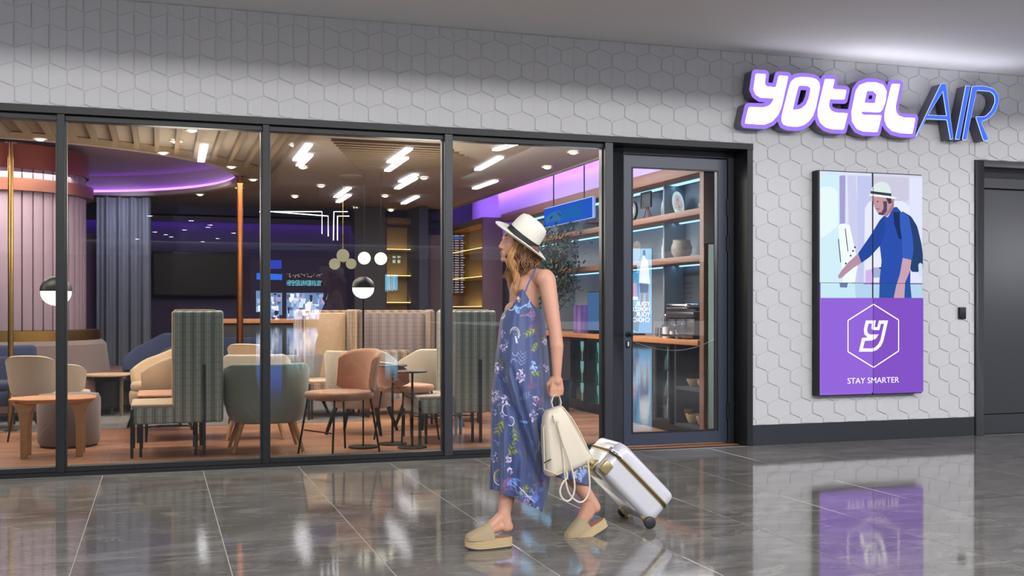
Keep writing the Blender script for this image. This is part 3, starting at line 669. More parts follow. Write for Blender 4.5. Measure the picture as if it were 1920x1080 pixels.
# ---- seating
def tub_chair(label, loc, rz, outer, inner, legm, w=.37, d=.34, zt=.76, zb=.26, group=None):
    t = thing('tub_chair', label, 'chair', loc, rz, group); rings = []
    def pt(ph, k, z, ins=0):
        e = .8; cx, sx = cos(ph), sin(ph)
        X = (w*k-ins)*math.copysign(abs(sx)**e, sx); Y = (d*k-ins)*math.copysign(abs(cx)**e, cx); return (X, Y, z)
    for i in range(41):
        ph = R(-128+256*i/40); a = abs(ph); top = zt-(zt-.60)*min(1, max(0, (a-R(50))/R(78)))**1.3
        prof = [pt(ph, .80, zb), pt(ph, .88, zb+.06), pt(ph, .95, zb+.2)]
        prof += [pt(ph, 1.0, top-.02), pt(ph, 1.0, top-.006, .008), pt(ph, 1.0, top, .02), pt(ph, 1.0, top-.004, .036), pt(ph, .99, top-.03, .045), pt(ph, .9, zb+.17, .045), pt(ph, .8, zb+.04, .04)]
        rings.append(prof)
    m = MB().loft(rings); o = m.build('shell', [outer, inner], t, ang=60)
    n = 10
    for pi_, poly in enumerate(o.data.polygons):
        if pi_ < 40*n and (pi_ % n) in (5, 6, 7, 8): poly.material_index = 1
    MB().loft([[pt(R(6*k), .80*s2, z) for k in range(60)] for s2, z in ((.9, zb-.015), (1, zb), (1.02, zb+.1), (1.0, zb+.13), (.9, zb+.145))]).build('seat_base', outer, t, ang=60)
    MB().loft([[pt(R(6*k), .86*s2, z, .03) for k in range(60)] for s2, z in ((.96, zb+.14), (1, zb+.16), (1.0, zb+.20), (.94, zb+.225))]).build('seat_cushion', inner, t, ang=60)
    for sx in (-1, 1):
        for sy in (-1, 1):
            MB().cyl((sx*w*.58, sy*d*.52, zb-.01), (sx*w*.78, sy*d*.74, 0), .024, .015, 12).build('leg', legm, t)
    return t
def highback(label, loc, rz, fab, inner, group=None, cushion=None, w=.33, top=1.21):
    t = thing('highback_chair', label, 'chair', loc, rz, group)
    MB().box(-w, w, .29, .37, .27, top).build('backrest', fab, t, bevel=.025, seg=3)
    for sx in (-1, 1):
        MB().box(sx*w, sx*(w-.055), -.03, .315, .275, top-.003).build('wing', fab, t, bevel=.022, seg=3)
        a, b = sx*(w-.0275), .004
        MB().tube([(a, -.032, .30), (a, -.032, top-.02), (a, -.01, top), (a, .30, top)], .008, 6).build('piping', inner, t)
    MB().box(-w+.06, w-.06, .24, .30, .43, top-.03).build('inner_back', inner, t, bevel=.02, seg=2)
    MB().box(-w+.01, w-.01, -.37, .29, .27, .41).build('seat', fab, t, bevel=.02, seg=3)
    MB().box(-w+.012, w-.012, -.368, .24, .405, .435).build('seat_pad', inner, t, bevel=.014, seg=3)
    for sx in (-1, 1):
        MB().box(sx*(w+.022), sx*(w), -.37, -.345, 0, .40).build('leg', BLK2, t); MB().box(sx*(w-.03), sx*(w-.052), -.30, -.278, 0, .27).build('leg', BLK2, t)
        MB().box(sx*(w+.022), sx*(w), .20, .225, 0, .76).build('leg', BLK2, t); MB().box(sx*(w-.03), sx*(w-.052), .14, .162, 0, .27).build('leg', BLK2, t)
        MB().loft([[(sx*w, -.345, .245), (sx*w, .20, .245), (sx*w, .0, .262), (sx*w, -.15, .262)], [(sx*(w-.02), -.345, .245), (sx*(w-.02), .20, .245), (sx*(w-.02), .0, .262), (sx*(w-.02), -.15, .262)]]).build('side_rail', BLK2, t)
    if cushion:
        MB().box(-.2, .2, .12, .22, .44, .74).build('lumbar_cushion', cushion, t, bevel=.045, seg=3)
    return t
def side_chair(label, loc, rz, fab, legm=BLK, group=None, zt=.88, zs=.50, w=.235):
    t = thing('side_chair', label, 'chair', loc, rz, group)
    MB().loft([[(w*k*math.copysign(abs(sin(a))**.75, sin(a)), w*k*math.copysign(abs(cos(a))**.75, cos(a)), z) for a in [2*pi*j/36 for j in range(36)]] for k, z in ((.9, zs-.07), (1, zs-.055), (1.03, zs-.03), (1, zs-.006), (.9, zs))]).build('seat', fab, t, ang=60)
    rings = []
    for i in range(21):
        q = -1+2*i/20; ph = q*1.15; x, y = w*1.06*sin(ph), .05+w*.95*cos(ph); top = zt-.05*abs(q)**4-.02*q*q; bz = zs-.02+.05*abs(q)**3
        nx, ny = sin(ph), cos(ph); prof = []
        for k, z in ((0, bz), (.01, bz+.06), (.025, top-.03), (.03, top-.008), (.015, top), (-.012, top-.004), (-.025, top-.03), (-.035, bz+.06), (-.03, bz)): prof.append((x+nx*k, y+ny*k+(z-bz)*.12, z))
        rings.append(prof)
    MB().loft(rings).build('backrest', fab, t, ang=60)
    for sx in (-1, 1):
        for sy in (-1, 1): MB().cyl((sx*w*.72, sy*w*.72, zs-.06), (sx*w*.92, sy*w*.95, 0), .009, n=8).build('leg', legm, t)
    MB().tube([(-w*.8, -w*.8, .2), (w*.8, -w*.8, .2)], .006, 6).build('stretcher', legm, t)
    return t
def X_(u, Y): return at(u, 580, Y).x
highback('grey green striped highback chair seen from the side behind the second window pane', (X_(243, .85)+.375, 1.20, 0), R(-90), CHK_G, BEIGE)
highback('highback chair just behind the striped highback, only its pink seat showing', (X_(250, 1.9)+.40, 2.25, 0), R(-90), CHK_B, PINKF)
tub_chair('sage green tub chair with oak legs seen from behind at the second post', (X_(501, 1.0), 1.12, 0), R(180), GREENF, CREAMF, OAK, w=.375)
tub_chair('beige tub chair mostly hidden behind the sage tub chair', (X_(482, 1.9), 2.05, 0), R(175), CREAMF, BEIGE, OAK, w=.33, zt=.80)
side_chair('pink beige chair back peeping over the tub chairs at the second post', (X_(482, 3.4), 3.4, 0), R(150), BEIGE, zt=.86)
tub_chair('pale cream lounge chair facing the pole behind the highback', (X_(300, 2.9), 3.05, 0), R(-78), BEIGE, BEIGE, BLK, w=.33, d=.36, zt=.83)
tub_chair('big navy wing armchair near the grey curtain', (X_(292, 4.9), 5.0, 0), R(-65), NAVYF, NAVYF, BLK, w=.42, d=.40, zt=.93)
tub_chair('low navy armchair in the far corner by the copper pole', (X_(440, 5.9), 6.1, 0), R(160), NAVYF, NAVYF, BLK, w=.42, zt=.86)
side_chair('warm beige chair with rounded back behind the low oak table', (X_(72, 2.45), 2.5, 0), R(165), CREAMF, zt=.80, zs=.44, w=.22)
side_chair('small beige chair back beside the first window post', (X_(128, 3.3), 3.3, 0), R(170), CREAMF, zt=.68, zs=.40, w=.2)
tub_chair('dark navy armchair with thin black legs at the left edge', (X_(-10, 3.2), 3.6, 0), R(35), NAVYF, NAVYF, BLK, w=.36, zt=.72)
# drum ottoman
t = thing('ottoman', 'mauve upholstered drum ottoman behind the low oak table', 'stool', (X_(127, 1.75), 1.9, 0))
MB().lathe([(.001, .02), (.245, .02), (.262, .05), (.268, .42), (.25, .462), (.001, .475)], 36).build('body', MAUVEF, t, ang=50)
MB().lathe([(.001, 0), (.24, 0), (.24, .02), (.001, .02)], 24).build('base', BLK, t)
# low oak table
tp = at(100, 750, 1.2); t = thing('low_table', 'low eight sided oak table at the first window post', 'table', (tp.x, 1.22, 0))
oc = [(-.33, -.13), (-.18, -.26), (.2, -.26), (.33, -.15), (.33, .15), (.2, .26), (-.18, .26), (-.33, .13)]
MB().loft([[(x*.93, y*.93, .455) for x, y in oc], [(x, y, .478) for x, y in oc], [(x, y, .486) for x, y in oc]]).build('table_top', OAKTOP, t, smooth=False)
for sx in (-1, 1):
    for sy in (-1, 1):
        MB().loft([[(sx*(.21+dx), sy*(.13+dy), z) for dx, dy in ((-k, -k*.7), (k, -k*.7), (k, k*.7), (-k, k*.7))] for k, z in ((.028, 0), (.03, .25), (.045, .38), (.085, .457))]).build('leg', OAK, t, bevel=.006)
# round side table
t = thing('side_table', 'round pale topped side table with a dark drum below, in front of the grey curtain', 'table', (X_(203, 4.6), 4.7, 0))
MB().lathe([(.001, .455), (.26, .455), (.275, .465), (.275, .48), (.001, .483)], 36).build('table_top', P('pale_stone', 'c9a98a', .4), t)
for k in range(3): MB().box(.17, .2, -.012, .012, 0, .456).xf(Matrix.Rotation(R(120*k+80), 4, 'Z')).build('leg', P('leg_wood', '6f6152', .5), t)
MB().lathe([(.001, .12), (.15, .12), (.15, .40), (.001, .40)], 24).build('drum', BLK, t)
t = thing('tray_table', 'small black swivel tray table beside the navy armchair', 'table', (X_(262, 3.6), 3.75, 0))
MB().lathe([(.001, .56), (.17, .56), (.17, .575), (.001, .575)], 24).build('table_top', BLK, t)
MB().lathe([(.001, .50), (.13, .50), (.13, .512), (.001, .512)], 24).build('lower_tray', BLK, t)
MB().cyl((0, 0, 0), (0, 0, .56), .014, n=10).build('stem', BLK, t); MB().lathe([(.001, 0), (.13, 0), (.13, .012), (.001, .012)], 24).build('base', BLK, t)
# middle group
side_chair('pink upholstered chair with thin black legs close behind the third pane', (X_(640, .5), .62, 0), R(-62), PINKF, zt=.88, zs=.53, w=.26)
tub_chair('cream rounded chair right of the pink chair', (X_(686, 1.9), 2.1, 0), R(150), CREAMF, CREAMF, BLK, w=.36, zt=.82, zb=.27)
tub_chair('cream rounded chair against the third post', (X_(806, 2.4), 2.42, 0), R(-160), CREAMF, CREAMF, BLK, w=.33, zt=.82, zb=.27)
side_chair('blush seat chair between the two bistro tables', (X_(766, 1.3), 1.38, 0), R(115), PINKF, zt=.74, zs=.52, w=.23)
tub_chair('grey low lounge seat behind the sage tub chair', (X_(552, 4.2), 4.3, 0), R(200), GREYF, GREYF, BLK, w=.42, zt=.70)
highback('brown check highback chair behind the pink chair', (X_(622, 3.7), 3.85, 0), R(8), CHK_B, BEIGE)
highback('lilac brown check highback settee with a striped cushion', (X_(752, 3.7), 3.95, 0), R(0), CHK_B, CHK_L, cushion=CHK_B, w=.46)
highback('lilac grey highback chair beside the third window post', (X_(797, 2.6)+.375, 2.95, 0), R(-90), CHK_L, BEIGE)
highback('sage striped highback chair behind the walking woman', (X_(785, .95)+.375, 1.32, 0), R(-90), CHK_G, CREAMF)
for (u, Y, zt, lb) in ((736, 1.1, .72, 'small round black bistro table, left of the pair'), (773, .80, .68, 'small round black bistro table, right of the pair')):
    t = thing('bistro_table', lb, 'table', (X_(u, Y), Y, 0), group='bistro tables')
    MB().lathe([(.001, zt-.016), (.13, zt-.016), (.136, zt-.008), (.13, zt), (.001, zt)], 32).build('table_top', P('dark_table', '35302f', .35), t)
    MB().cyl((0, 0, .01), (0, 0, zt-.015), .011, n=12).build('stem', BLK, t)
    MB().lathe([(.001, 0), (.13, 0), (.13, .01), (.02, .016), (.001, .016)], 28).build('base', BLK, t)
# ---- lamps
for (u, v, Y, r, lb) in ((105, 548, 2.2, .14, 'floor lamp with a black domed globe shade at the first post'), (681, 548, .95, .10, 'slim floor lamp with a half globe shade in the third pane')):
    p = at(u, v, Y); t = thing('floor_lamp', lb, 'lamp', (p.x, Y, 0)); z = p.z-.06+.03+(.03 if u > 200 else 0)
    MB().lathe([(.001, -r*.96), (r*.3, -r*.92), (r*.6, -r*.77), (r*.82, -r*.55), (r*.94, -r*.28), (r*.965, 0), (.001, 0)], 32, (0, 0, z+.04)).build('globe', WARM, t, ang=50)
    MB().lathe([(r, 0), (r*.97, r*.28), (r*.85, r*.55), (r*.6, r*.8), (r*.3, r*.95), (.001, r)], 32, (0, 0, z+.04)).build('lamp_shade', BLK, t, ang=50)
    MB().cyl((0, -.0, 0), (0, -.0, z+.04-(0 if u > 200 else 0)), .008, n=10).build('pole', BLK, t) if u > 200 else MB().cyl((0, r+.03, 0), (0, r+.03, z+.25), .008, n=10).build('pole', BLK, t)
    if u < 200: MB().tube([(0, r+.03, z+.24), (0, .04, z+.26), (0, 0, z+.04+r)], .006, 8).build('arm', BLK, t)
    MB().lathe([(.001, 0), (.13, 0), (.13, .014), (.001, .016)], 28, (0, 0 if u > 200 else r+.03, 0)).build('base', BLK, t)
gl = None
for (u, v, lb) in ((683, 484, 'bright opal globe pendant, left of the pair'), (714, 485, 'bright opal globe pendant, right of the pair')):
    p = at(u, v, 4.6); t = thing('globe_pendant', lb, 'lamp', (p.x, 4.6, p.z), group='opal globe pendants')
    MB().ell((0, 0, 0), (.078, .078, .078), 24, 16).build('globe', WARM, t, ang=60); MB().cyl((0, 0, .075), (0, 0, CZ-p.z-.001), .003, n=6).build('cord', BLK, t)
    MB().cyl((0, 0, .074), (0, 0, .11), .018, n=12).build('cap', BLK, t)
p = at(643, 490, 5.2); t = thing('cluster_pendant', 'cluster of three warm opal globes hanging left of the bright pair', 'lamp', (p.x, 5.2, p.z))
CLW = EM('dim_lamp_glass', 'f3dfba', .95)
for (dx, dz, r) in ((0, .075, .082), (-.105, -.035, .072), (.105, -.03, .068)): MB().ell((dx, 0, dz), (r, r, r), 20, 14).build('globe', CLW, t, ang=60)
MB().tube([(-.105, .0, .02), (0, .0, -.02), (.105, 0, .02)], .008, 6).cyl((0, .0, 0), (0, 0, CZ-p.z-.001), .004, n=6).build('stem', GOLD, t)
# line pendant
def c3(x, y, Y): return at(480+x*.30562, 230+y*.30562, Y)
LW = EM('white_led_tube', 'fff6ff', 7)
t = thing('line_pendant', 'white LED line pendant of nested right angle tubes', 'lamp', tuple(c3(440, 560, 6)))
b0 = Vector(c3(440, 560, 6))
for Y, pl in ((6.0, [(20, 546), (405, 546), (405, 682)]), (5.9, [(85, 545), (443, 573), (443, 697)]), (6.1, [(475, 722), (478, 546), (562, 546)]), (6.2, [(500, 722), (500, 573), (572, 573)])):
    MB().tube([Vector(c3(x, y, Y))-b0 for x, y in pl], .0065, 6).build('light_tube', LW, t)
for x in (380, 490): q = Vector(c3(x, 546, 6.03))-b0; MB().cyl(q, (q.x, q.y, CZ-b0.z-.001), .002, n=5).build('cord', BLK, t)
# ---- rear area
t = thing('curtain', 'heavy blue grey pleated curtain right of the column', 'curtain', (0, 8.3, 0))
x0, x1 = X_(181, 8.3), X_(283, 8.3); m = MB(); n = 120; a = []; b = []
for i in range(n+1):
    q = i/n; yy = .035*sin(q*26)+.015*sin(q*57); a.append((x0+(x1-x0)*q, yy, .02)); b.append((x0+(x1-x0)*q, yy, CZ-.03))
m.add(a+b+[(x, y+.012, z) for x, y, z in a+b], [(i, i+1, n+2+i, n+1+i) for i in range(n)]+[(2*n+2+i+1, 2*n+2+i, 3*n+3+i, 3*n+4+i) for i in range(n)]).build('cloth', P('curtain_cloth', '62666f', .9), t, ang=80)
MB().cyl((x0-.1, 0, CZ-.03), (x1+.1, 0, CZ-.03), .015, n=8).build('rail', BLK, t)
struct(MB().box(X_(120, 8.7), X_(186, 8.7), 8.7, 8.8, .0, 2.35).build('trim_25', P('lilac_panel', '8d7596', .8)))
a, b = at(285, 470, 9.3), at(452, 556, 9.3)
t = thing('television', 'large dark television screen on the rear wall', 'television', (a.x, 9.42, b.z))
MB().box(0, b.x-a.x, -.03, .175, 0, a.z-b.z).build('bezel', BLK, t, bevel=.01); MB().box(.03, b.x-a.x-.03, -.034, -.03, .03, a.z-b.z-.03).build('screen', P('dark_screen', '08070b', .4, spec=.2), t)
a, b = at(266, 532, 8.9), at(280, 551, 8.9)
t = thing('wall_tablet', 'small glowing tablet on the curtain edge wall', 'tablet', (a.x, 8.9, b.z)); MB().box(-.01, b.x-a.x+.01, 0, .03, -.01, a.z-b.z+.01).build('case', BLK, t, bevel=.004); MB().box(0, b.x-a.x, -.003, 0, 0, a.z-b.z).build('screen', EM('tablet', '9fd6ff', 1.1), t)
MB().box(.02, .06, .03, .70, .02, .06).build('bracket', BLK, t)
# bar counter far behind
xa, xb = X_(405, 7.2), X_(735, 7.2)
t = thing('bar_counter', 'long dark bar counter with an oak top at the back', 'counter', (xa, 7.2, 0))
MB().box(.05, xb-xa-.05, .05, .6, 0, 1.02).build('body', P('bar_front', '2a2428', .6), t, bevel=.006); MB().box(0, xb-xa, 0, .65, 1.02, 1.085).build('worktop', OAKTOP, t, bevel=.008)
for k in range(5):
    q = xa+.35+k*.75; t = thing('bar_stool', 'dark bar stool at the far counter, %s from the left' % ('first', 'second', 'third', 'fourth', 'fifth')[k], 'stool', (q, 6.85, 0), group='far bar stools')
    MB().lathe([(.001, .7), (.17, .7), (.18, .73), (.17, .76), (.001, .765)], 20).build('seat', P('stool_seat', '5b4438', .7), t)
    for j in range(4): MB().cyl((.1*cos(pi/4+j*pi/2), .1*sin(pi/4+j*pi/2), .7), (.19*cos(pi/4+j*pi/2), .19*sin(pi/4+j*pi/2), 0), .01, n=6).build('leg', BLK, t)
# rear grey partition, blue pillar and lit shelving
struct(MB().box(X_(665, 9.0), X_(722, 9.0), 9.0, YB, 0, CZ-.01).build('trim_26', P('grey_partition', '4c4a50', .8)))
struct(MB().box(X_(786, 8.6), X_(803, 8.6), 8.6, YB, 0, CZ-.01).build('trim_27', P('slate_pillar', '3c4258', .7)))
struct(MB().box(X_(803, 8.8), X_(848, 8.8), 8.8, YB, 0, 2.45).build('trim_28', P('plum_panel', '5a4c5a', .7)))
REED = P('bronze_reeded_panel', '6f6350', .45, metal=.2)
def shelving(label, w, h, zs, loc, rz, book=True):
    """front faces local -Y, width along X"""
    t = thing('shelving_unit', label, 'shelf', loc, rz)
    for x in (0, w-.04): MB().box(x, x+.04, 0, .32, 0, h).build('side_panel', P('plum_board', '5e4650', .6), t, bevel=.004)
    MB().box(.04, w-.04, .0, .32, h-.1, h).build('top_board', P('walnut_board', '7b5a48', .5), t, bevel=.004)
    MB().box(.04, w-.04, .30, .32, 0, h-.1).build('back_panel', REED, t)
    for z in zs:
        s = MB().box(.04, w-.04, .02, .30, z-.025, z).build('shelf_board', P('walnut_board'), t, bevel=.003)
        MB().box(.05, w-.05, .03, .042, z+.001, z+.009).build('light_strip', GOLDLED, s)
        M_ = Matrix.Translation(loc) @ Matrix.Rotation(rz, 4, 'Z'); l = area('shelf_light', (0, 0, 0), (0, 0, 0), w-.12, .03, 3.2*w, 'ffc25e'); l.matrix_world = M_ @ Matrix.Translation((w/2, .055, z+.02)) @ Matrix.Rotation(R(115), 4, 'X')
    return t
uY = onx(905, 500, 4.68).y
shelving('tall plum framed shelving unit with amber lit shelves left of the hat', 2.2, 2.62, (.52, .88, 1.26, 1.72, 2.16), (4.68, uY+2.2, 0), R(-90))
xa, xb = X_(722, 9.15), X_(786, 9.15)
shelving('narrow amber lit shelving niche at the rear wall', xb-xa, 2.75, (.55, .95, 1.33, 1.78, 2.22), (xa, 9.2, 0), 0)
p = onx(897, 545, 4.72)
b = MB().box(-.02, .28, -.0, .14, 0, .34).build('wall_card', P('cream_card', 'c9b6a6', .6), None, bevel=.004); b.location = (4.73, uY+.05, 1.262); b.scale = (.3, 1, 1); b.rotation_euler = (0, R(6), 0)
tag(b, 'pale card standing on the amber lit shelf near the unit side', 'card')
for k, (dy, w_, cc_) in enumerate(((.5, .5, '8f7f70'), (1.2, .35, '74625a'))):
    b = MB().box(0, .2, 0, w_, 0, .05).box(.01, .19, .02, w_-.03, .052, .09).build('book_stack', P('book_%d' % k, cc_, .7), None, bevel=.003); b.location = (4.74, uY+dy, .881)
    tag(b, 'flat stack of %s books on the lowest lit shelf' % ('two tan', 'two brown')[k], 'books')
# ================================================================ RIGHT WALL SHELVES AND COUNTER
BG = P('blue_grey_board', '75808c', .6)
ws = thing('wall_shelving', 'wood framed wall shelving along the right side seen through the glass door', 'shelf', (0, 0, 0))
MB().box(5.17, 5.21, .45, 6.6, .93, 2.52).build('back_panel', BG, ws)
MB().box(4.80, 5.20, .40, 6.6, 2.50, 2.62).build('header', SHELFW, ws, bevel=.004)
for z in (2.17, 1.73):
    s = MB().box(4.81, 5.19, .50, 6.6, z-.06, z).build('shelf_board', SHELFW, ws, bevel=.004)
    MB().box(5.10, 5.13, .52, 6.5, z-.072, z-.061).build('light_strip', EM('blue_strip', '8fcaff', 5), s)
MB().box(5.02, 5.08, .52, 6.5, 2.487, 2.499).build('light_strip', MATS['blue_strip'], ws)
MB().box(4.80, 5.20, .42, .50, .0, 2.50).build('end_post', SHELFW, ws, bevel=.004)
for z in (2.48, 2.10, 1.66): area('shelf_strip', (5.04, 3.5, z), (0, R(20), 0), .03, 5.8, 5, 'a8d4ff')
for y in (1.50, 3.0, 4.6): MB().box(4.93, 5.18, y, y+.025, .94, 2.49).build('divider', BG, ws)
ct = thing('counter', 'oak topped service counter along the right wall', 'counter', (0, 0, 0))
MB().box(4.78, 5.2, .5, 6.2, .88, .932).build('worktop', OAKTOP, ct, bevel=.004)
MB().box(5.12, 5.2, .5, 6.2, 0, .88).build('back_board', P('counter_dark', '2e3138', .6), ct)
MB().box(4.86, 5.12, .5, 6.2, 0, .08).build('plinth', BLK, ct)
f1, f2 = onx(1232, 700, 4.81).y, onx(1259, 700, 4.81).y
g1, g2 = onx(1072, 700, 4.81).y, onx(1132, 700, 4.81).y
MB().box(4.83, 5.12, .5, .56, .08, .88).build('end_panel', P('counter_dark'), ct)
MB().box(4.83, 5.12, f2-.06, f2-.02, .08, .88).build('divider', P('counter_dark'), ct)
MB().box(4.83, 5.12, .56, f2-.06, .44, .47).box(4.83, 5.12, .56, f2-.06, .08, .11).build('open_shelf', P('counter_dark'), ct)
MB().box(4.83, 4.86, f1+.02, g2-.02, .08, .88).build('cupboard_front', P('counter_dark'), ct)
MB().box(4.83, 4.86, g1+.04, 6.2, .08, .88).build('cupboard_front', P('counter_dark'), ct)
BOT = None
def fridge(label, ya, yb, tint, glow):
    t = thing('drinks_fridge', label, 'fridge', (4.82, ya, 0)); w = yb-ya
    MB().plate([[(0, .09), (w, .09), (w, .875), (0, .875)], [(.035, .13), (.035, .84), (w-.035, .84), (w-.035, .13)]], 0, .03).xf(Matrix.Rotation(R(90), 4, 'Z')).build('door_frame', BLK, t)
    MB().box(.001, .29, 0, .012, .09, .875).box(.001, .29, w-.012, w, .09, .875).box(.001, .29, 0, w, .085, .1).box(.001, .29, 0, w, .865, .88).build('cabinet', BLK, t)
    MB().box(.10, .115, .012, w-.012, .1, .865).build('lit_back', EM('fridge_'+tint, tint, glow), t)
    MB().box(.004, .008, .03, w-.03, .125, .845).build('door_glass', GLASS, t, smooth=False)
    for z in (.1, .34, .60):
        MB().box(.012, .098, .012, w-.012, z, z+.01).build('rack', P('steel'), t)
    return [(ya, w, z+.011) for z in (.1, .34, .60)]
bt = [P('bottle_green', '2f8a6a', .2), P('bottle_amber', '8a5a2a', .2), P('can_white', 'c9d8e0', .3)]
bl_ = (.022, .022)
bm_ = [MB().lathe([(.001, 0), (.018, 0), (.019, .02), (.019, .09), (.008, .12), (.008, .15), (.001, .151)], 12).mesh('bottle', m) for m in bt]
spots = []
ym = (g1+g2)/2
spots += [(s, 0, 'behind the glass door') for s in fridge('narrow drinks fridge lit white behind the glass door', f2, f1, 'a8d8e8', 2.6)]
spots += [(s, 1, 'in the right lit fridge') for s in fridge('drinks fridge with green lit bottles, right of the pair by the woman', g2, ym-.02, '7ae0e0', 2.2)]
spots += [(s, 2, 'in the left lit fridge') for s in fridge('drinks fridge with pale blue light, left of the pair by the woman', ym+.02, g1, 'a9dcea', 2.4)]
for (ya, w, z), ki, where in spots:
    rowname = {.1: 'bottom', .34: 'middle', .60: 'top'}[round(z-.011, 2)]
    for j in range(3):
        y = ya+w*(.25+.25*j)
        o = inst('bottle', bm_[(ki+j) % 3], None, (4.875, y, z))
        tag(o, 'small %s standing %s, %s rack' % (('green bottle', 'amber bottle', 'white bottle')[(ki+j) % 3], where, rowname), 'bottle', 'bottles in the %s fridge' % ('door', 'right', 'left')[ki])
def onshelf(u, zs, X=4.97): return Vector((X, onx(u, 500, X).y, zs))
# things on the shelves
pl = onshelf(1279, 2.171, 5.06); t = thing('decorative_plate', 'round white plate painted with red blossom branches on the top shelf', 'plate', tuple(pl)); t.rotation_euler = (0, R(-12), 0)
rot = Matrix.Rotation(R(-90), 4, 'Y')
MB().lathe([(.001, 0), (.09, .0), (.125, .014), (.125, .02), (.09, .008), (.001, .008)], 36).xf(Matrix.Translation((0, 0, .127)) @ rot).build('plate_body', P('blue_white_glaze', 'a9c6cf', .25), t)
m = MB(); random.seed(3)
for k in range(60):
    a, r_ = random.random()*6.28, math.sqrt(random.random())*.09; q = .008*(.6+random.random())
    cy, cz = r_*cos(a), .127+r_*sin(a); m.add([(-.021, cy+q*cos(j*2.09), cz+q*sin(j*2.09)) for j in range(3)], [(0, 1, 2)])
m.tube([(-.021, -.02, .04), (-.021, 0, .10), (-.021, .03, .17)], .003, 4).tube([(-.021, 0, .10), (-.021, -.05, .16)], .002, 4).build('red_blossom', P('red_paint', 'a8484c', .6), t)
def lathe_thing(nm, lb, cat, u, zs, prof, mat, X=4.97, n=24, group=None):
    q = onshelf(u, zs, X); t = MB().lathe(prof, n).build(nm, mat, None, ang=50); t.location = q; tag(t, lb, cat, group); return t
JAR = P('patterned_pot', '7f7a78', .5, nz=(24, .8, 'a39a92'))
lathe_thing('jar', 'patterned clay pot with a wide mouth on the middle shelf', 'jar', 1278, 1.731, [(.001, 0), (.065, 0), (.1, .05), (.105, .11), (.085, .165), (.09, .18), (.075, .178), (.07, .15), (.001, .15)], JAR)
lathe_thing('vase', 'tall plum clay vase at the right end of the middle shelf', 'vase', 1333, 1.731, [(.001, 0), (.05, 0), (.09, .1), (.085, .18), (.05, .25), (.055, .27), (.045, .268), (.001, .2)], P('plum_clay', '7a5a5e', .5))
lathe_thing('bottle', 'slim pale bottle standing left of the clay pot', 'bottle', 1244, 1.731, [(.001, 0), (.018, 0), (.02, .12), (.008, .16), (.008, .22), (.001, .222)], P('pale_glass', 'aebdc0', .2))
lathe_thing('bowl', 'small dotted bowl on the top shelf right of the plate', 'bowl', 1321, 2.171, [(.001, .0), (.03, 0), (.055, .03), (.06, .06), (.054, .058), (.045, .03), (.001, .012)], P('dotted_bowl', '6c7f88', .4, nz=(90, 1, 'c8d8dc')))
lathe_thing('glass_bottle', 'clear narrow bottle on the top shelf left of the plate', 'bottle', 1245, 2.171, [(.001, 0), (.03, 0), (.032, .13), (.012, .19), (.012, .25), (.001, .251)], P('smoke_glass', '4f6670', .15))
t = thing('cake_dome', 'clear domed cake stand on the top shelf behind the mullion', 'cake stand', tuple(onshelf(1121, 2.171)))
MB().lathe([(.001, 0), (.08, 0), (.02, .02), (.02, .06), (.14, .07), (.14, .08), (.001, .08)], 28).build('stand', SHELFW, t)
MB().lathe([(.13, .081), (.13, .14), (.11, .2), (.05, .245), (.012, .25), (.012, .28), (.001, .285)], 28).build('dome', P('dome_glass', '93a3a8', .1), t)
q = onshelf(1213, 2.171); t = thing('easel_sign', 'small dark framed board on a red easel on the top shelf', 'sign', tuple(q))
MB().box(-.012, .0, -.12, .12, .14, .30).build('board', P('board_dark', '353c46', .6), t, bevel=.003); MB().plate([[(-.125, .135), (.125, .135), (.125, .305), (-.125, .305)], [(-.11, .15), (-.11, .29), (.11, .29), (.11, .15)]], -.02, .0).xf(Matrix.Rotation(R(-90), 4, 'Z')).build('frame', BLK, t)
for sy in (-1, 1): MB().cyl((0, 0, .16), (-.01, sy*.07, 0), .006, n=6).build('leg', P('red_wood', '7a3c36', .5), t)
MB().cyl((0.01, 0, .16), (.06, 0, 0), .006, n=6).build('leg', P('red_wood'), t)
q = onshelf(1187, 2.171, 4.93); t = thing('round_clock', 'round white faced clock hanging by a hook at the door left edge', 'clock', (q.x, q.y, 2.171+.125))
MB().lathe([(.09, -.012), (.105, -.012), (.105, .012), (.09, .012), (.09, -.012)], 28).xf(Matrix.Rotation(R(-90), 4, 'Y')).build('rim', BLK, t); MB().lathe([(.001, 0), (.09, 0), (.09, .006), (.001, .006)], 28).xf(Matrix.Rotation(R(-90), 4, 'Y')).build('face', P('clock_face', '7d8790', .5), t)
MB().lathe([(.001, .008), (.045, .008), (.045, .012), (.001, .012)], 20).xf(Matrix.Rotation(R(-90), 4, 'Y')).build('dial', WHITEM, t); MB().tube([(0, 0, .10), (0, .01, .15), (0, -.01, .17), (0, 0, .20)], .004, 6).build('hook', P('steel'), t)
q = onshelf(1196, 1.731); t = thing('round_basket', 'round grey rattan disc leaning on the middle shelf', 'basket', tuple(q))
MB().lathe([(.001, 0), (.10, 0), (.115, .01), (.115, .02), (.001, .02)], 32).xf(Matrix.Translation((0, 0, .116)) @ rot).build('disc', P('rattan', '77706c', .8, bump=(200, .8)), t)
m = MB()
for k in range(40): a = 2*pi*k/40; m.ell((0-.01, .112*cos(a), .116+.112*sin(a)), (.006, .006, .006), 6, 4)
m.build('bead_rim', P('pale_bead', 'b9b9b6', .5), t)
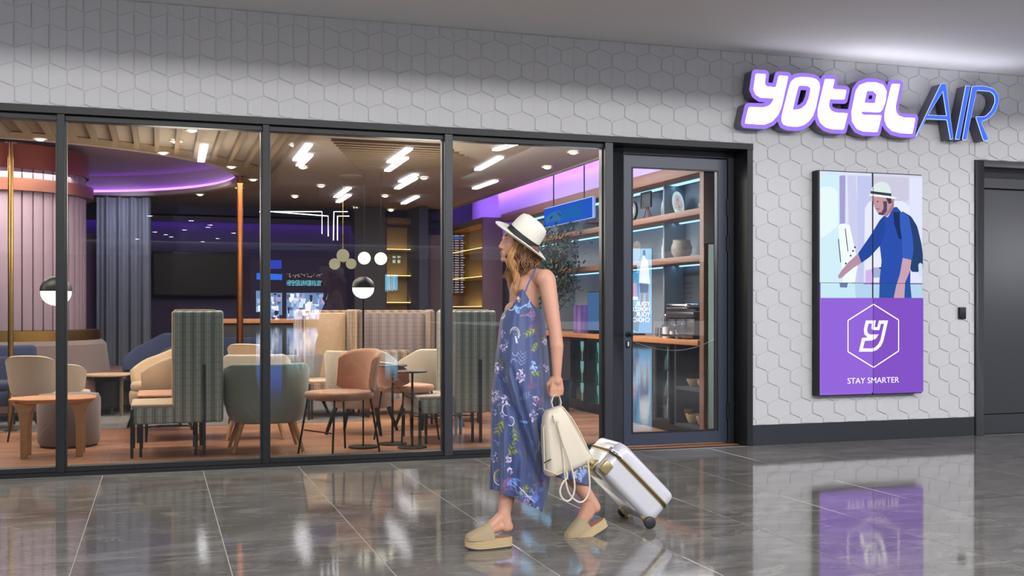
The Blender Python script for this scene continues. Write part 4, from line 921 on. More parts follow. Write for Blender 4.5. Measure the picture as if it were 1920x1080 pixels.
# on the counter
q = onx(1298, 600, 5.0); t = thing('coffee_machine', 'chrome topped espresso machine on the oak counter', 'coffee machine', (4.98, q.y, .933))
MB().box(-.12, .18, -.30, .26, .04, .20).build('body', P('machine_brown', '4b4140', .35), t, bevel=.02); MB().box(-.14, .18, -.32, .28, .20, .27).build('housing', P('machine_dark', '3d3b42', .3), t, bevel=.025)
MB().box(-.16, .18, -.22, .24, .29, .345).build('chrome_lid', P('chrome', 'd5dcea', .15, metal=1), t, bevel=.025, seg=3)
for y in (-.12, .1): MB().cyl((-.13, y, .13), (-.13, y, .19), .03, n=14).tube([(-.13, y, .14), (-.26, y, .12)], .01, 8).build('group_head', P('chrome'), t)
for y in (-.25, .21):
    for x in (-.09, .15): MB().cyl((x, y, 0), (x, y, .05), .02, n=10).build('foot', BLK, t)
MB().box(-.2, -.08, -.26, .22, .02, .04).build('drip_tray', P('chrome'), t)
for (u, lb, mt, h) in ((1235, 'short steel shaker on the counter left of the machine', 'chrome', .10), (1262, 'small white cup beside the espresso machine', 'white_plastic', .07), (1272, 'steel milk jug next to the espresso machine', 'chrome', .09)):
    lathe_thing('cup', lb, 'cup', u, .933, [(.001, 0), (.03, 0), (.034, h), (.028, h), (.026, .01), (.001, .01)], MATS[mt], X=4.88)
q = onshelf(1250, .933, 4.9); t = thing('utensil_jar', 'jar of spoons and whisks on the oak counter', 'jar', tuple(q))
MB().lathe([(.001, 0), (.038, 0), (.04, .11), (.034, .11), (.032, .01), (.001, .01)], 18).build('pot', WHITEM, t)
for k in range(5): a = k*1.25; e = Vector((.05*cos(a), .07*sin(a), .22)); MB().cyl((.01*cos(a), .01*sin(a), .012), e, .004, n=6).ell(e, (.004, .014, .02), 8, 6).build('spoon', P('chrome') if k % 2 else OAK, t)
for k, (u, c) in enumerate(((1086, '8468b8'), (1093, '9a78c8'), (1100, '6f58a8'))):
    q = onshelf(u, .933, 4.92); b = MB().box(-.06, .06, -.05, .05, 0, .34).build('packet', P('packet_%d' % k, c, .5), None, bevel=.012); b.location = q
    tag(b, 'violet coffee packet on the counter, %s of three' % ('left', 'middle', 'right')[k], 'packet', 'violet packets on the counter')
ya, yb = onx(1102, 570, 4.9).y, onx(1127, 570, 4.9).y
t = thing('counter_screen', 'pale blue lit screen standing on the counter near the mullion', 'screen', (4.9, (ya+yb)/2, .933))
h = (ya-yb)/2; MB().box(0, .03, -h, h, .03, .50).build('casing', BLK, t, bevel=.004); MB().box(-.003, 0, -h+.01, h-.01, .04, .49).build('screen', EM('counter_scr', '6d9fe8', .8), t); MB().box(-.04, .07, -.08, .08, 0, .03).build('foot', BLK, t)
for k, (u, zs, s_c, c, lb) in enumerate(((1285, .471, .8, 'b59a6f', 'pale straw basket left on the upper open shelf'), (1305, .471, .85, 'a98e66', 'pale straw basket middle on the upper open shelf'), (1326, .471, .9, 'b8a079', 'pale straw basket right on the upper open shelf'), (1284, .111, 1, 'a38c68', 'tall wooden bowl left on the lower open shelf'), (1304, .111, .9, 'b29a70', 'wooden bowl middle on the lower open shelf'), (1326, .111, 1, '9c8460', 'wooden bowl right on the lower open shelf'))):
    hh = .07 if zs > .3 else (.13 if k == 3 else .09)
    lathe_thing('basket' if zs > .3 else 'bowl', lb, 'basket' if zs > .3 else 'bowl', u, zs, [(.001, 0), (.07*s_c, 0), (.10*s_c, hh*.6), (.105*s_c, hh), (.09*s_c, hh), (.085*s_c, .02), (.001, .02)], P('straw_%d' % k, c, .8, bump=(150, .8)), X=4.97)
# blue menu screen on the header
pa, pb = onx(1020, 384, 4.70), onx(1111, 362, 4.70)
t = thing('menu_screen', 'slanted blue lit menu screen above the leafy tree', 'screen', (4.70, pb.y, 0))
w = pa.y-pb.y; zt, zb_ = 2.50, 2.27
MB().box(.003, .04, 0, w, zb_-.01, zt+.01).build('casing', P('screen_edge', '9fb6e8', .4), t, bevel=.004)
MB().box(-.002, .002, .01, w-.01, zb_, zt).build('screen', EM('menu_blue', '1f66f0', 1.5), t)
m = MB(); random.seed(5)
for k in range(26): m.add([(-.003-.00003*k, w-.08-random.random()*w*.42+a*.05, zb_+.05+.10*random.random()+b*.025) for a, b in [(cos(j*.9), sin(j*.9)) for j in range(7)]], [tuple(range(7))])
m.v = [(x, min(max(y, .012), w-.012), min(max(z, zb_), zt)) for x, y, z in m.v]
m.build('cloud_picture', EM('menu_cloud', '4d9cf5', 1.0), t)
MB().add([(-.005, .3, zb_+.04), (-.005, w*.62, zb_+.04), (-.005, w*.62, zb_+.16), (-.005, .3, zb_+.2)], [(0, 1, 2, 3)]).build('bright_panel', EM('menu_cyan', '1f86f5', 1.1), t)
for y in (.3, w-.3): MB().cyl((.02, y, zt), (.02, y, CZ), .008, n=6).build('hanger', BLK, t)
# tree
p = at(1040, 500, 3.6); t = thing('potted_tree', 'dark leafy indoor tree behind the womans hat and shoulder', 'plant', (p.x, 3.6, 0))
MB().lathe([(.001, 0), (.17, 0), (.21, .38), (.19, .38), (.18, .34), (.001, .34)], 24).build('pot', BLK2, t)
random.seed(11); br = MB(); br.tube([(0, 0, .3), (.02, 0, .9), (-.02, .02, 1.4), (.0, 0, 1.9)], [.025, .022, .018, .012], 8); lf = MB()
tips = []
for k in range(26):
    z0 = 1.15+.75*k/26; a = k*2.4; e = Vector((.33*cos(a)*(.6+.4*random.random()), .3*sin(a), z0+.12+.25*random.random())); br.tube([(0, 0, z0), e*.5+Vector((0, 0, z0*.5+.02)), e], [.009, .006, .003], 5); tips.append((Vector((0, 0, z0)), e))
for k in range(2000):
    a_, b_ = tips[k % 26]; q = a_.lerp(b_, .35+.75*random.random())+Vector((random.gauss(0, .06), random.gauss(0, .06), random.gauss(0, .06)+(.12 if k % 3 else 0)))
    d = Vector((random.gauss(0, 1), random.gauss(0, 1), random.gauss(-.2, .6))).normalized(); n_ = d.cross(Vector((0, 0, 1))).normalized()*.014; l_ = .06+.03*random.random()
    lf.add([q, q+d*l_*.5+n_, q+d*l_, q+d*l_*.5-n_], [(0, 1, 2, 3)])
br.build('branches', P('bark', '4a3a2c', .9), t); lf.build('foliage', P('dark_leaf', '34462c', .6, nz=(8, .7, '4c5a38')), t, smooth=False)['kind'] = 'stuff'

ya, yb = onx(1256, 560, 5.15).y, onx(1334, 560, 5.15).y
t = thing('menu_board', 'dark grey menu board with faint grey lines behind the espresso machine', 'sign', (5.15, yb, 1.0))
MB().box(0, .019, 0, ya-yb, .0, .62).build('board', P('board_slate', '3f484f', .6), t, bevel=.003)
m = MB(); L_ = ya-yb
for k in range(7): m.box(-.002, .001, L_*(.45 if k else .1), L_*.95-(.1*(k % 3)), .56-k*.05-(.03 if k else 0), .56-k*.05-(.03 if k else 0)+(.035 if k == 0 else .014))
m.build('text_lines', P('grey_text', '222930', .6), t)
# ================================================================ CONCOURSE BEHIND THE CAMERA (seen mirrored in the glass)
def mr(u, v, Yv): p = at(u, v, Yv); return Vector((p.x, .1-Yv, p.z))
STL = EM('concourse_led', 'fbfaff', 40)
streaks = [((579,273),(555,302)),((581,292),(561,312)),((654,354),(630,371)),((654,367),(634,380)),((767,281),(731,306)),((760,298),(726,322)),((780,329),(752,342)),((778,336),(744,355)),((782,370),(756,383)),((967,271),(929,283)),((938,297),(895,320)),((929,341),(890,355)),((383,275),(377,304))]
for i, (a, b) in enumerate(streaks):
    pa, pb = zp(*a, 5.9), zp(*b, 5.9); pa = Vector((pa.x, .1-pa.y, 5.9)); pb = Vector((pb.x, .1-pb.y, 5.9))
    if pb.y < pa.y: pa, pb = pb, pa
    c = (pa+pb)/2; t = thing('linear_light', 'white linear ceiling light mirrored in the glass, '+('upper of two, second pane top left', 'lower of two, second pane top left', 'upper of two low left streaks', 'lower of two low left streaks', 'upper of two, second pane top centre', 'lower of two, second pane top centre', 'upper of two, second pane middle right', 'lower of two, second pane middle right', 'single one, second pane lower right', 'highest in the last pane', 'middle one in the last pane', 'lowest in the last pane', 'short one over the round cove')[i], 'ceiling light', tuple(c), group='concourse linear lights')
    d = (pb-pa)/2; n = Vector((-d.y, d.x, 0)).normalized()*.11
    MB().loft([[-d-n, -d+n, d+n, d-n], [-d-n+Vector((0, 0, .06)), -d+n+Vector((0, 0, .06)), d+n+Vector((0, 0, .06)), d-n+Vector((0, 0, .06))]]).build('light_tube', STL, t, smooth=False)
    MB().box(-.05, .05, -.05, .05, .06, .098).build('bracket', BLK, t)
dm = MB().lathe([(.001, 0), (.12, 0), (.14, .02), (.001, .02)], 14).mesh('lens', EM('spot_lens', 'f4f0ff', 16))
for k, (u, v) in enumerate([(281,406),(358,415),(394,423),(346,432),(290,436),(311,441),(321,445),(380,454),(408,448),(438,438),(390,427),(257,449)]):
    p = zp(u, v, 5.96); y = .1-p.y
    if y < -90: f = 90/p.y; p = Vector((p.x*f, 0, 0)); y = -89.9
    o = inst('concourse_spot', dm, None, (p.x, y, 5.975)); tag(o, 'tiny round concourse ceiling spot mirrored over the dark rear wall', 'ceiling light', 'concourse spots')
def mbox(u0, v0, u1, v1, Yv, th=.1, ex=0):
    a, b = mr(u0, v0, Yv), mr(u1, v1, Yv); return (a.x-ex, b.x+ex, a.y-th, a.y, b.z-ex, a.z+ex)
def mflat(pts, Yv, col, st, parent, nm='picture', lift=.01):
    q = [mr(u, v, Yv) for u, v in pts]; y = q[0].y+lift
    return MB().plate([[(p.x, p.z) for p in q]], y, y+.003).build(nm, EM('ad_%s_%g' % (col, st), col, st*2.4), parent, smooth=False)
# fashion poster
Y1 = 28.9
t = thing('light_box_poster', 'tall blue light box poster with two figures mirrored in the door glass', 'poster')
MB().box(*mbox(1155, 465, 1230, 625, Y1, .25, .06)).build('casing', BLK, t); mflat([(1155,465),(1230,465),(1230,625),(1155,625)], Y1, '8ccdf4', 4, t, 'backlit_sheet', lift=.006)
for k, (pts, c, s) in enumerate([([(1155,625),(1155,575),(1230,590),(1230,625)], '6fb4ea', 4), ([(1214,478),(1222,488),(1227,530),(1221,536),(1206,532),(1208,500)], 'f0f4f8', 5), ([(1206,530),(1224,532),(1223,548),(1208,550)], '2f62a8', 3), ([(1209,548),(1214,548),(1212,586),(1208,586)], 'b8a0a8', 3), ([(1218,548),(1223,548),(1224,590),(1219,590)], 'b8a0a8', 3), ([(1213,468),(1217,468),(1218,478),(1212,478)], '3a3040', 2),
    ([(1185,530),(1192,508),(1204,512),(1206,560),(1186,566)], '2aa0d8', 4), ([(1193,496),(1201,496),(1202,508),(1194,510)], '4a3038', 2), ([(1185,530),(1200,530),(1202,556),(1185,556)], 'd8a0d0', 4), ([(1183,556),(1203,556),(1203,562),(1183,562)], 'ffffff', 6), ([(1185,580),(1196,574),(1206,600),(1203,622),(1192,618)], '5f8fc0', 3)]):
    mflat(pts, Y1, c, s, t, lift=.012+.006*k)
PWH = EM('poster_white', 'ffffff', 20)
for k, (w_, v) in enumerate((('YOUR', 570), ('HORIZON', 580), ('YOUR', 590), ('CHOICE', 600))):
    q = mr(1225, v, Y1); o = text(w_, .24, PWH, t, (q.x, q.y+.09, q.z), (pi/2, 0, pi), align='LEFT', sx=.9)
t = thing('light_box_banner', 'narrow pale green light box banner mirrored at the door glass right edge', 'poster')
MB().box(*mbox(1337, 457, 1352, 640, Y1, .25, .04)).build('casing', BLK, t); mflat([(1337,457),(1352,457),(1352,640),(1337,640)], Y1, 'c9e6e0', 1.8, t, 'backlit_sheet', lift=.006)
# departures board
Y2 = 20.0
t = thing('departures_board', 'tall departures board with white text rows mirrored in the last pane', 'sign')
MB().box(*mbox(846, 428, 880, 556, Y2, .2)).build('panel', P('board_black', '10131c', .5), t); m = MB(); hb = MB(); random.seed(9)
for r_ in range(24):
    v = 441+r_*4.6
    for (ua, ub) in ((847.5, 850), (852.5, 860), (863.5, 868 if r_ % 3 else 870.5)):
        b = mbox(ua, v, ub, v+2.0, Y2, .01); (hb if r_ in (1,) else m).box(b[0], b[1], b[3]+.005, b[3]+.02, b[4], b[5])
m.build('text_rows', EM('board_text', 'dfe8ff', 5), t, smooth=False); hb.build('header_row', EM('board_blue', '3f8cff', 5), t, smooth=False)
b = mbox(847, 441.8, 866, 449, Y2, .01); MB().box(b[0], b[1], b[3]+.002, b[3]+.004, b[4], b[5]).build('header_bar', EM('board_bar', '2f6cd8', 4), t)
# green exit sign
t = thing('exit_sign', 'green exit sign with two arrows mirrored right of the globes', 'sign')
MB().box(*mbox(733, 470, 752, 501, Y2, .1)).build('panel', EM('sign_green', '0c5a46', 1.6), t)
for uu in (738.5, 747.5):
    q = mr(uu, 482, Y2); k = .045
    MB().plate([[(q.x+a*k, q.z+b*k*1.0) for a, b in ((-1, 0), (0, 1), (0, .4), (1, .4), (1, -.4), (0, -.4), (0, -1))]], q.y+.01, q.y+.02).plate([[(q.x-k*.8, q.z-.16), (q.x+k*.8, q.z-.16), (q.x+k*.8, q.z-.08), (q.x-k*.8, q.z-.08)]], q.y+.01, q.y+.02).build('arrow', EM('sign_white', 'f0fff8', 6), t)
# bright shop fronts
Y3 = 80.0; KS = 88.5/38.5
t = thing('shop_front', 'bright blue and white shop front with a lettered band mirrored in the third pane', 'shop')
MB().box(*mbox(470, 480, 640, 603, Y3, .6)).build('facade', P('shop_dark', '15161d', .5), t)
MB().box(*mbox(470, 603, 640, 607.6, Y3, .6)).build('plinth', BLK, t)
random.seed(21)
for (u0, u1, v0, v1, n_) in ((537, 620, 549, 599, 70), (505, 529, 549, 599, 18), (480, 492, 545, 585, 6)):
    b = mbox(u0, v0, u1, v1, Y3, .02); MB().box(b[0], b[1], b[3]+.01, b[3]+.02, b[4], b[5]).build('window_display', EM('shop_glow', '8fb8f0', 7), t)
    for k in range(n_):
        ua = random.uniform(u0, u1-6); va = random.uniform(v0, v1-5); uw = random.uniform(3, 12); vh = random.uniform(3, 14)
        c, s = random.choice((('dfe8ff', 5), ('ffffff', 5), ('b9d4ff', 4), ('cfc0e8', 3.5), ('6f8fc8', 2), ('50485c', 1), ('a0c8ff', 4)))
        mflat([(ua, va), (min(ua+uw, u1), va+1), (min(ua+uw*.8, u1), min(va+vh, v1)), (ua+1, min(va+vh, v1))], Y3, c, s, t, 'display_item', lift=.03+.004*k)
mflat([(481,512),(529,514),(529,525),(481,524)], Y3, '2a78ff', 4, t, 'blue_band'); mflat([(504,488),(528,488),(528,504),(504,504)], Y3, '2a50e8', 3, t, 'blue_sign')
mflat([(532,524),(619,524),(619,539),(532,539)], Y3, '0a2a30', 1, t, 'sign_band')
q = mr(575.5, 531.5, Y3); CY = EM('cyan_letters', '7fe8f8', 12)
text('SDRARBUEWBEIWREUBEMEMEH', .27*KS, CY, t, (q.x, q.y+.2, q.z), (pi/2, 0, pi), sx=.37)
q = mr(583, 517.5, Y3); m = MB(); random.seed(4)
for k in range(60): x = q.x+random.uniform(-.85, .85)*KS; z = q.z+random.uniform(-.06, .06)*KS; m.box(x, x+.05+.06*random.random(), q.y+.1, q.y+.12, z, z+.06)
m.build('amber_letters', EM('amber_letters', 'ffe0b0', 5), t, smooth=False)
t = thing('vitrine', 'small glowing blue green vitrine mirrored below the exit sign', 'shop'); MB().box(*mbox(721, 512, 746, 550, Y3, .4)).build('case', BLK, t)
random.seed(8)
for k in range(14): ua = 722+k*1.65; mflat([(ua, 514+random.random()*6), (ua+1.8, 514), (ua+1.8, 542+random.random()*7), (ua, 545)], Y3, random.choice(('4fb0e8', '7fd8ff', '3f9a80', 'bfe8ff')), 3.2, t, 'display_item', lift=.02+.003*k)
for k, (x, y) in enumerate(((-7.2, -27), (23.0, -24))):
    o = MB().lathe([(.001, 0), (.55, 0), (.55, 5.99), (.001, 5.99)], 28).build('concourse_column', P('column_paint', '77777f', .6)); o.location = (x, y, 0); struct(o)
# ================================================================ SUITCASE
t = thing('suitcase', 'white hard shell cabin suitcase with gold zip, tilted on two wheels behind the woman', 'suitcase', (2.60, -2.865, .034))
T = Matrix.Rotation(R(-45), 4, 'Y') @ Matrix.Translation((.105, 0, -.035))
SHELL = P('white_shell', 'c2c2c9', .22, coat=.5); GZ = P('champagne_gold', 'a2906a', .32, metal=.8); LIN = P('gold_shell_trim', '9a8a62', .35, metal=.6)
HW, HH = .18, .47
def ol(ins, r): return rpoly([(-HW+ins, .0+ins), (HW-ins, ins), (HW-ins, HH-ins), (-HW+ins, HH-ins)], r, 6)
def shell_mb(xs):
    m = MB(); m.loft([[(x*.86, y, z) for y, z in ol(i_, max(.03, .075-i_))] for x, i_ in xs]); return m.xf(T)
shell_mb([(-.125, .045), (-.122, .03), (-.108, .010), (-.09, .003), (-.07, 0), (.012, 0)]).build('back_shell', SHELL, t, ang=50)
shell_mb([(.044, 0), (.085, 0), (.105, .004), (.118, .014), (.126, .035), (.128, .05)]).build('front_shell', SHELL, t, ang=50)
shell_mb([(.012, -.002), (.018, -.003), (.02, .003), (.026, .004), (.028, .004), (.034, .003), (.036, -.003), (.044, -.002)]).build('zip_band', GZ, t)
for x in (.0225, .0295): MB().tube([(x*.86, y, z) for y, z in ol(-.0005, .075)], .0028, 6, closed=True).xf(T).build('zip_teeth', P('zip_dark', '5f5036', .4, metal=.6), t)
for z in (.462, .49): MB().box(.018, .036, -HW-.008, -HW, z, z+.022).cyl((.027, -HW-.009, z), (.034, -HW-.012, z-.04), .005, n=8).xf(T).build('zip_pull', P('chrome'), t)
MB().box(-.121, -.05, -.10, .10, HH-.012, HH+.006).xf(T).build('handle_housing', LIN, t, bevel=.008)
MB().box(-.112, -.103, -.075, .075, HH-.10, HH-.0).xf(T).build('handle_recess', LIN, t, bevel=.006)
MB().box(-.10, -.03, -HW-.003, -HW+.03, HH-.06, HH+.0035).xf(T).build('corner_guard', LIN, t, bevel=.012)
tp_ = MB()
for y in (-.055, .055): tp_.cyl((-.092, y, HH-.02), (-.092, y, 1.06), .0085, n=12)
tp_.xf(T).build('telescopic_rods', GZ, t); MB().box(-.105, -.078, -.075, .075, 1.05, 1.085).xf(T).build('pull_grip', P('grip', '4f4636', .5), t, bevel=.01)
for sy in (-1, 1):
    MB().box(-.122, -.06, sy*.13, sy*.166, .0, .085).xf(T).build('wheel_guard', LIN, t, bevel=.02)
    h = MB().box(-.122, -.09, sy*.13, sy*.160, -.0, .05).cyl((-.105, sy*.12, .035), (-.105, sy*.195, .035), .008, n=10).xf(T).build('wheel_housing', LIN, t, bevel=.008)
    MB().lathe([(.001, -.014), (.024, -.014), (.033, -.009), (.034, 0), (.033, .009), (.024, .014), (.001, .014)], 28).xf(Matrix.Translation((0, sy*.182, 0)) @ Matrix.Rotation(pi/2, 4, 'X')).build('wheel', P('rubber', '1b1b1d', .5), t, ang=50)
for y in (-.10, .10): MB().box(.06, .09, y-.015, y+.015, -.012, .006).xf(T).build('foot', BLK, t, bevel=.003)
# ================================================================ THE WALKING WOMAN
YW = -3.15
def W(u, v, dy=0): return at(u, v, YW+dy)
root = thing('person', 'woman in a white hat and long blue floral jumpsuit walking left past the windows', 'person', tuple(W(960, 1024)*1))
R0 = Vector(root.location)
def loc(p): return Vector(p)-R0
def WL(u, v, dy=0): return W(u, v, dy)-R0
SKIN = P('skin', 'c4937b', .5, nz=(6, .35, 'b9846d'), bump=(300, .15))
SKIN.node_tree.nodes['Principled BSDF'].inputs['Subsurface Weight'].default_value = .08
SKIN.node_tree.nodes['Principled BSDF'].inputs['Subsurface Radius'].default_value = (.02, .01, .005)
B = MB(); C = B.caps; E_ = B.ell
Hc = WL(975, 453, 0); yaw = Quaternion((0, 0, 1), R(180-4)) @ Quaternion((0, 1, 0), R(-6))   # local +x forward -> world -X
def H(x, y, z): return Hc + yaw @ Vector((x, y, z))
def he(c, r): E_(H(*c), r, 24, 16, yaw)
he((-.012, 0, 0), (.092, .074, .092)); he((.04, 0, .005), (.052, .06, .065)); he((.048, 0, -.045), (.043, .05, .058))
for sy in (-1, 1):
    C(H(-.02, sy*.052, -.055), H(.062, sy*.014, -.103), .020, .016); E_(H(.058, sy*.033, -.034), (.022, .018, .02), 14, 10, yaw)
    E_(H(.096, sy*.010, -.045), (.009, .007, .007), 10, 8, yaw); E_(H(-.012, sy*.074, -.022), (.017, .006, .03), 12, 8, yaw)
he((.078, 0, -.104), (.016, .018, .014)); he((.078, 0, -.076), (.017, .026, .024))
C(H(.084, 0, .004), H(.104, 0, -.037), .009, .009); E_(H(.103, 0, -.040), (.010, .0095, .008), 12, 8, yaw)
E_(H(.090, 0, -.067), (.009, .020, .0048), 12, 8, yaw); E_(H(.088, 0, -.0755), (.009, .018, .0055), 12, 8, yaw)
C(H(.082, -.028, .010), H(.082, .028, .010), .010, .010)
C(H(-.025, 0, -.06), WL(984, 520, .0), .050, .056)                       # neck
C(WL(986, 516, 0), WL(1016, 521, -.125), .044, .045); C(WL(984, 516, .02), WL(968, 526, .14), .044, .045)   # shoulders
C(WL(984, 545, 0), WL(978, 600, 0), .078, .07)
for dy in (-.05, 0, .05): C(WL(984-dy*60, 540, dy), WL(978-dy*40, 610, dy), .070, .066)
E_(WL(962, 584, -.055), (.045, .055, .05)); E_(WL(966, 590, .06), (.040, .05, .045))
for dy in (-.07, .0, .07): C(WL(985, 610, dy), WL(985, 740, dy), .075, .09)
E_(WL(1022, 523, -.15), (.050, .045, .052))                                # near arm
C(WL(1025, 525, -.155), WL(1041, 622, -.20), .047, .0335); C(WL(1041, 622, -.20), WL(1044, 650, -.205), .034, .035); C(WL(1044, 650, -.205), WL(1044, 704, -.205), .0345, .0225)
C(WL(966, 528, .15), WL(985, 625, .21), .045, .034); C(WL(985, 625, .21), WL(1003, 722, .262), .034, .022)   # far arm
def hand(wr, dn, fw, side, s=1.0):
    """wr wrist, dn finger direction, fw towards the index side, side palm-to-inside"""
    dn, fw, side = dn.normalized(), fw.normalized(), side.normalized()
    P_ = lambda a, b, c: wr+dn*a*s+fw*b*s+side*c*s
    B.caps(wr, P_(.03, .0, 0), .021, .024)
    for b in (-.022, -.007, .008, .022): B.caps(P_(.02, b*.8, 0), P_(.072, b*1.25, .0), .0125, .0115, 12)
    for j, (b, l) in enumerate(((.030, .95), (.010, 1.05), (-.010, 1.0), (-.029, .8))):
        p0, p1, p2, p3 = P_(.070, b, 0), P_(.070+.034*l, b*.98, .006), P_(.070+.036*l, b*.96, .032), P_(.070+.012*l, b*.95, .045)
        B.caps(p0, p1, .0105, .0095, 12); B.caps(p1, p2, .0095, .0085, 12); B.caps(p2, p3, .0085, .0075, 12)
    B.caps(P_(.018, .022, .006), P_(.045, .042, .018), .0135, .0115, 12); B.caps(P_(.045, .042, .018), P_(.073, .036, .034), .0110, .0095, 12); B.caps(P_(.073, .036, .034), P_(.092, .022, .042), .0095, .008, 12)
wr = WL(1044, 704, -.205); hand(wr, Vector((.0, 0, -1)), Vector((-1, 0, 0)), Vector((0, 1, 0)), .98)
gp = Vector((2.60, -2.865, .034))+(Matrix.Rotation(R(-45), 4, 'Y') @ Matrix.Translation((.105, 0, -.035))) @ Vector((-.092, 0, 1.068))-R0
hand(gp+Vector((-.02, -.03, .085)), Vector((.1, .15, -1)), Vector((-1, 0, -.2)), Vector((.2, 1, -.2)), .98)
C(WL(985, 625, .21), gp+Vector((-.02, -.03, .085)), .033, .021)
# legs
C(WL(985, 740, -.04), WL(957, 860, -.045), .078, .046); C(WL(957, 860, -.045), WL(955, 905, -.07), .046, .05); C(WL(955, 905, -.07), WL(945, 962, -.09), .052, .033)
C(WL(945, 962, -.09), WL(948, 986, -.09), .035, .034); C(WL(942, 968, -.09), WL(915, 992, -.09), .033, .026); E_(WL(951, 987, -.09), (.032, .028, .03)); C(WL(938, 984, -.09), WL(905, 1000, -.09), .032, .024); C(WL(905, 1000, -.09), WL(888, 1003, -.09), .026, .018)
C(WL(990, 740, .07), WL(1040, 850, .06), .085, .058); C(WL(1040, 850, .06), WL(1080, 900, .05), .056, .046); C(WL(1080, 900, .05), WL(1107, 938, .05), .046, .034)
C(WL(1107, 938, .05), WL(1115, 951, .05), .035, .033); C(WL(1104, 943, .05), WL(1090, 976, .05), .034, .029); C(WL(1108, 944, .05), WL(1103, 965, .05), .033, .030); C(WL(1106, 957, .05), WL(1088, 985, .05), .032, .026); C(WL(1088, 985, .05), WL(1080, 996, .05), .026, .02)
me = B.mesh('body', None, smooth=False); tmp = bpy.data.objects.new('body', me); COL.objects.link(tmp)
rm = tmp.modifiers.new('r', 'REMESH'); rm.mode = 'VOXEL'; rm.voxel_size = .0042; rm.use_smooth_shade = True
sm = tmp.modifiers.new('s', 'SMOOTH'); sm.factor = .5; sm.iterations = 5
dg = bpy.context.evaluated_depsgraph_get(); me2 = bpy.data.meshes.new_from_object(tmp.evaluated_get(dg)); bpy.data.objects.remove(tmp)
me2.materials.clear(); me2.materials.append(SKIN); me2.polygons.foreach_set('use_smooth', [True]*len(me2.polygons))
inst('body', me2, root)
for sy in (-1, 1):
    e = MB().ell(H(.0745, sy*.031, -.007), (.0115, .0115, .0048), 16, 10, yaw).build('eye', P('eye_white', 'b9aca4', .3), root)
    MB().ell(H(.0800, sy*.033, -.007), (.0048, .0055, .0044), 12, 8, yaw).build('iris', P('iris', '2c2019', .3), e)
    MB().tube([H(.0805-.004*q*q, sy*(.031+.012*q), -.001+.003*(1-q*q)) for q in (-1, -.5, 0, .5, 1)], [.002, .0038, .0042, .0038, .002], 8).build('eyelid', SKIN, root)
    MB().tube([H(.081, sy*(.031+.012*q), .0015+.003*(1-q*q)) for q in (-1, -.5, 0, .5, 1)], .0018, 6).build('eyelashes', P('lash', '2a1c16', .6), root)
    MB().tube([H(.090-.006*abs(q+.5), sy*(.030+.016*q), .017+.004*(1-q*q)) for q in (-1, -.5, 0, .5, 1)], [.001, .003, .003, .0025, .001], 6).build('eyebrow', P('brow', '6a4630', .8), root)
MB().ell(H(.0940, 0, -.0677), (.0052, .017, .0036), 14, 8, yaw).ell(H(.0930, 0, -.0742), (.0055, .015, .0042), 14, 8, yaw).build('lips', P('lip', 'b0645c', .4), root)
# hair
HAIR = P('brown_hair', '5a3b26', .45, nz=(30, .8, '7d5534'), nz_stretch=(1, 1, .2)); GHAIR = P('golden_hair', '8a5d34', .42, nz=(40, .8, 'b5864f'), nz_stretch=(1, 1, .2))
random.seed(12); m = MB(); m.ell(H(-.030, 0, -.042), (.076, .078, .088), 28, 18, yaw); m.ell(H(.002, 0, .012), (.078, .078, .06), 28, 16, yaw)
def strand(mb, pts, r, seed=None):
    n = 18; P3 = [Vector(p) for p in pts]; out = []; ph = P3[0].x*40+P3[1].x*25+random.random()*.9; am = .006+.004*random.random()
    for i in range(n+1):
        q = i/n*(len(P3)-1); k = min(int(q), len(P3)-2); f = q-k
        a = P3[max(k-1, 0)]; b = P3[k]; c = P3[k+1]; d = P3[min(k+2, len(P3)-1)]
        p = .5*((2*b)+(c-a)*f+(2*a-5*b+4*c-d)*f*f+(3*b-a-3*c+d)*f**3)
        w_ = am*min(1, i/5); out.append(p+Vector((w_*sin(ph+i*.75), w_*.6*cos(ph+i*.7), 0)))
    mb.tube(out, [r*(.8+.3*sin(pi*min(1, i/n+.15)))*(1 if i < n-3 else (n-i+.3)/4) for i in range(n+1)], 6)
for k in range(260):
    a = random.uniform(-.35, .9); side = -1 if random.random() < .62 else 1
    # a: 0 temple .. 1 back of head
    x = .035-.105*max(a, 0); y = .074*math.sqrt(max(0, 1-((x+.02)/.1)**2)) if a < .95 else .02
    st = H(x, -(-side)*0+(-side)*-1*y*1.02, random.uniform(-.01, .03))
    st = H(x, (y if side < 0 else -y)*1.02, random.uniform(-.01, .02)-.055*max(a, 0))
    ux = 962+44*max(a, 0)+random.gauss(0, 5); sgn = -1 if (yaw @ Vector((0, 1 if side < 0 else -1, 0))).y < 0 else 1
    dyy = sgn*random.uniform(.03, .085)
    ve = random.uniform(500, 522)
    mid = WL(ux+random.gauss(0, 3), 478, sgn*(.05+.035*(1-a))); end = WL(min(ux+4+random.gauss(0, 6), 1016), ve, dyy*.9)
    if sgn > 0: end = WL(ux, ve+30, .10)
    strand(m, [st, mid, WL(ux+3, 495, dyy), end], random.uniform(.003, .0052))
m.build('hair', HAIR, root, ang=80)
m = MB(); random.seed(2)
for k in range(60):
    g = random.gauss
    strand(m, [H(.034+g(0, .006), .079, -.012), WL(957+g(0, 3), 472, -.096), WL(961+g(0, 3), 496, -.108+g(0, .006)), WL(966+g(0, 3), 520, -.11+g(0, .008)), WL(968+g(0, 3), 538, -.12), WL(976+g(0, 3), random.uniform(548, 562), -.125)], random.uniform(.002, .0036))
for k in range(30):
    g = random.gauss
    strand(m, [H(.05, -.06, .01), WL(953+g(0, 2), 480, .06), WL(957+g(0, 3), 510, .05), WL(960+g(0, 3), random.uniform(530, 548), .03)], random.uniform(.002, .0034))
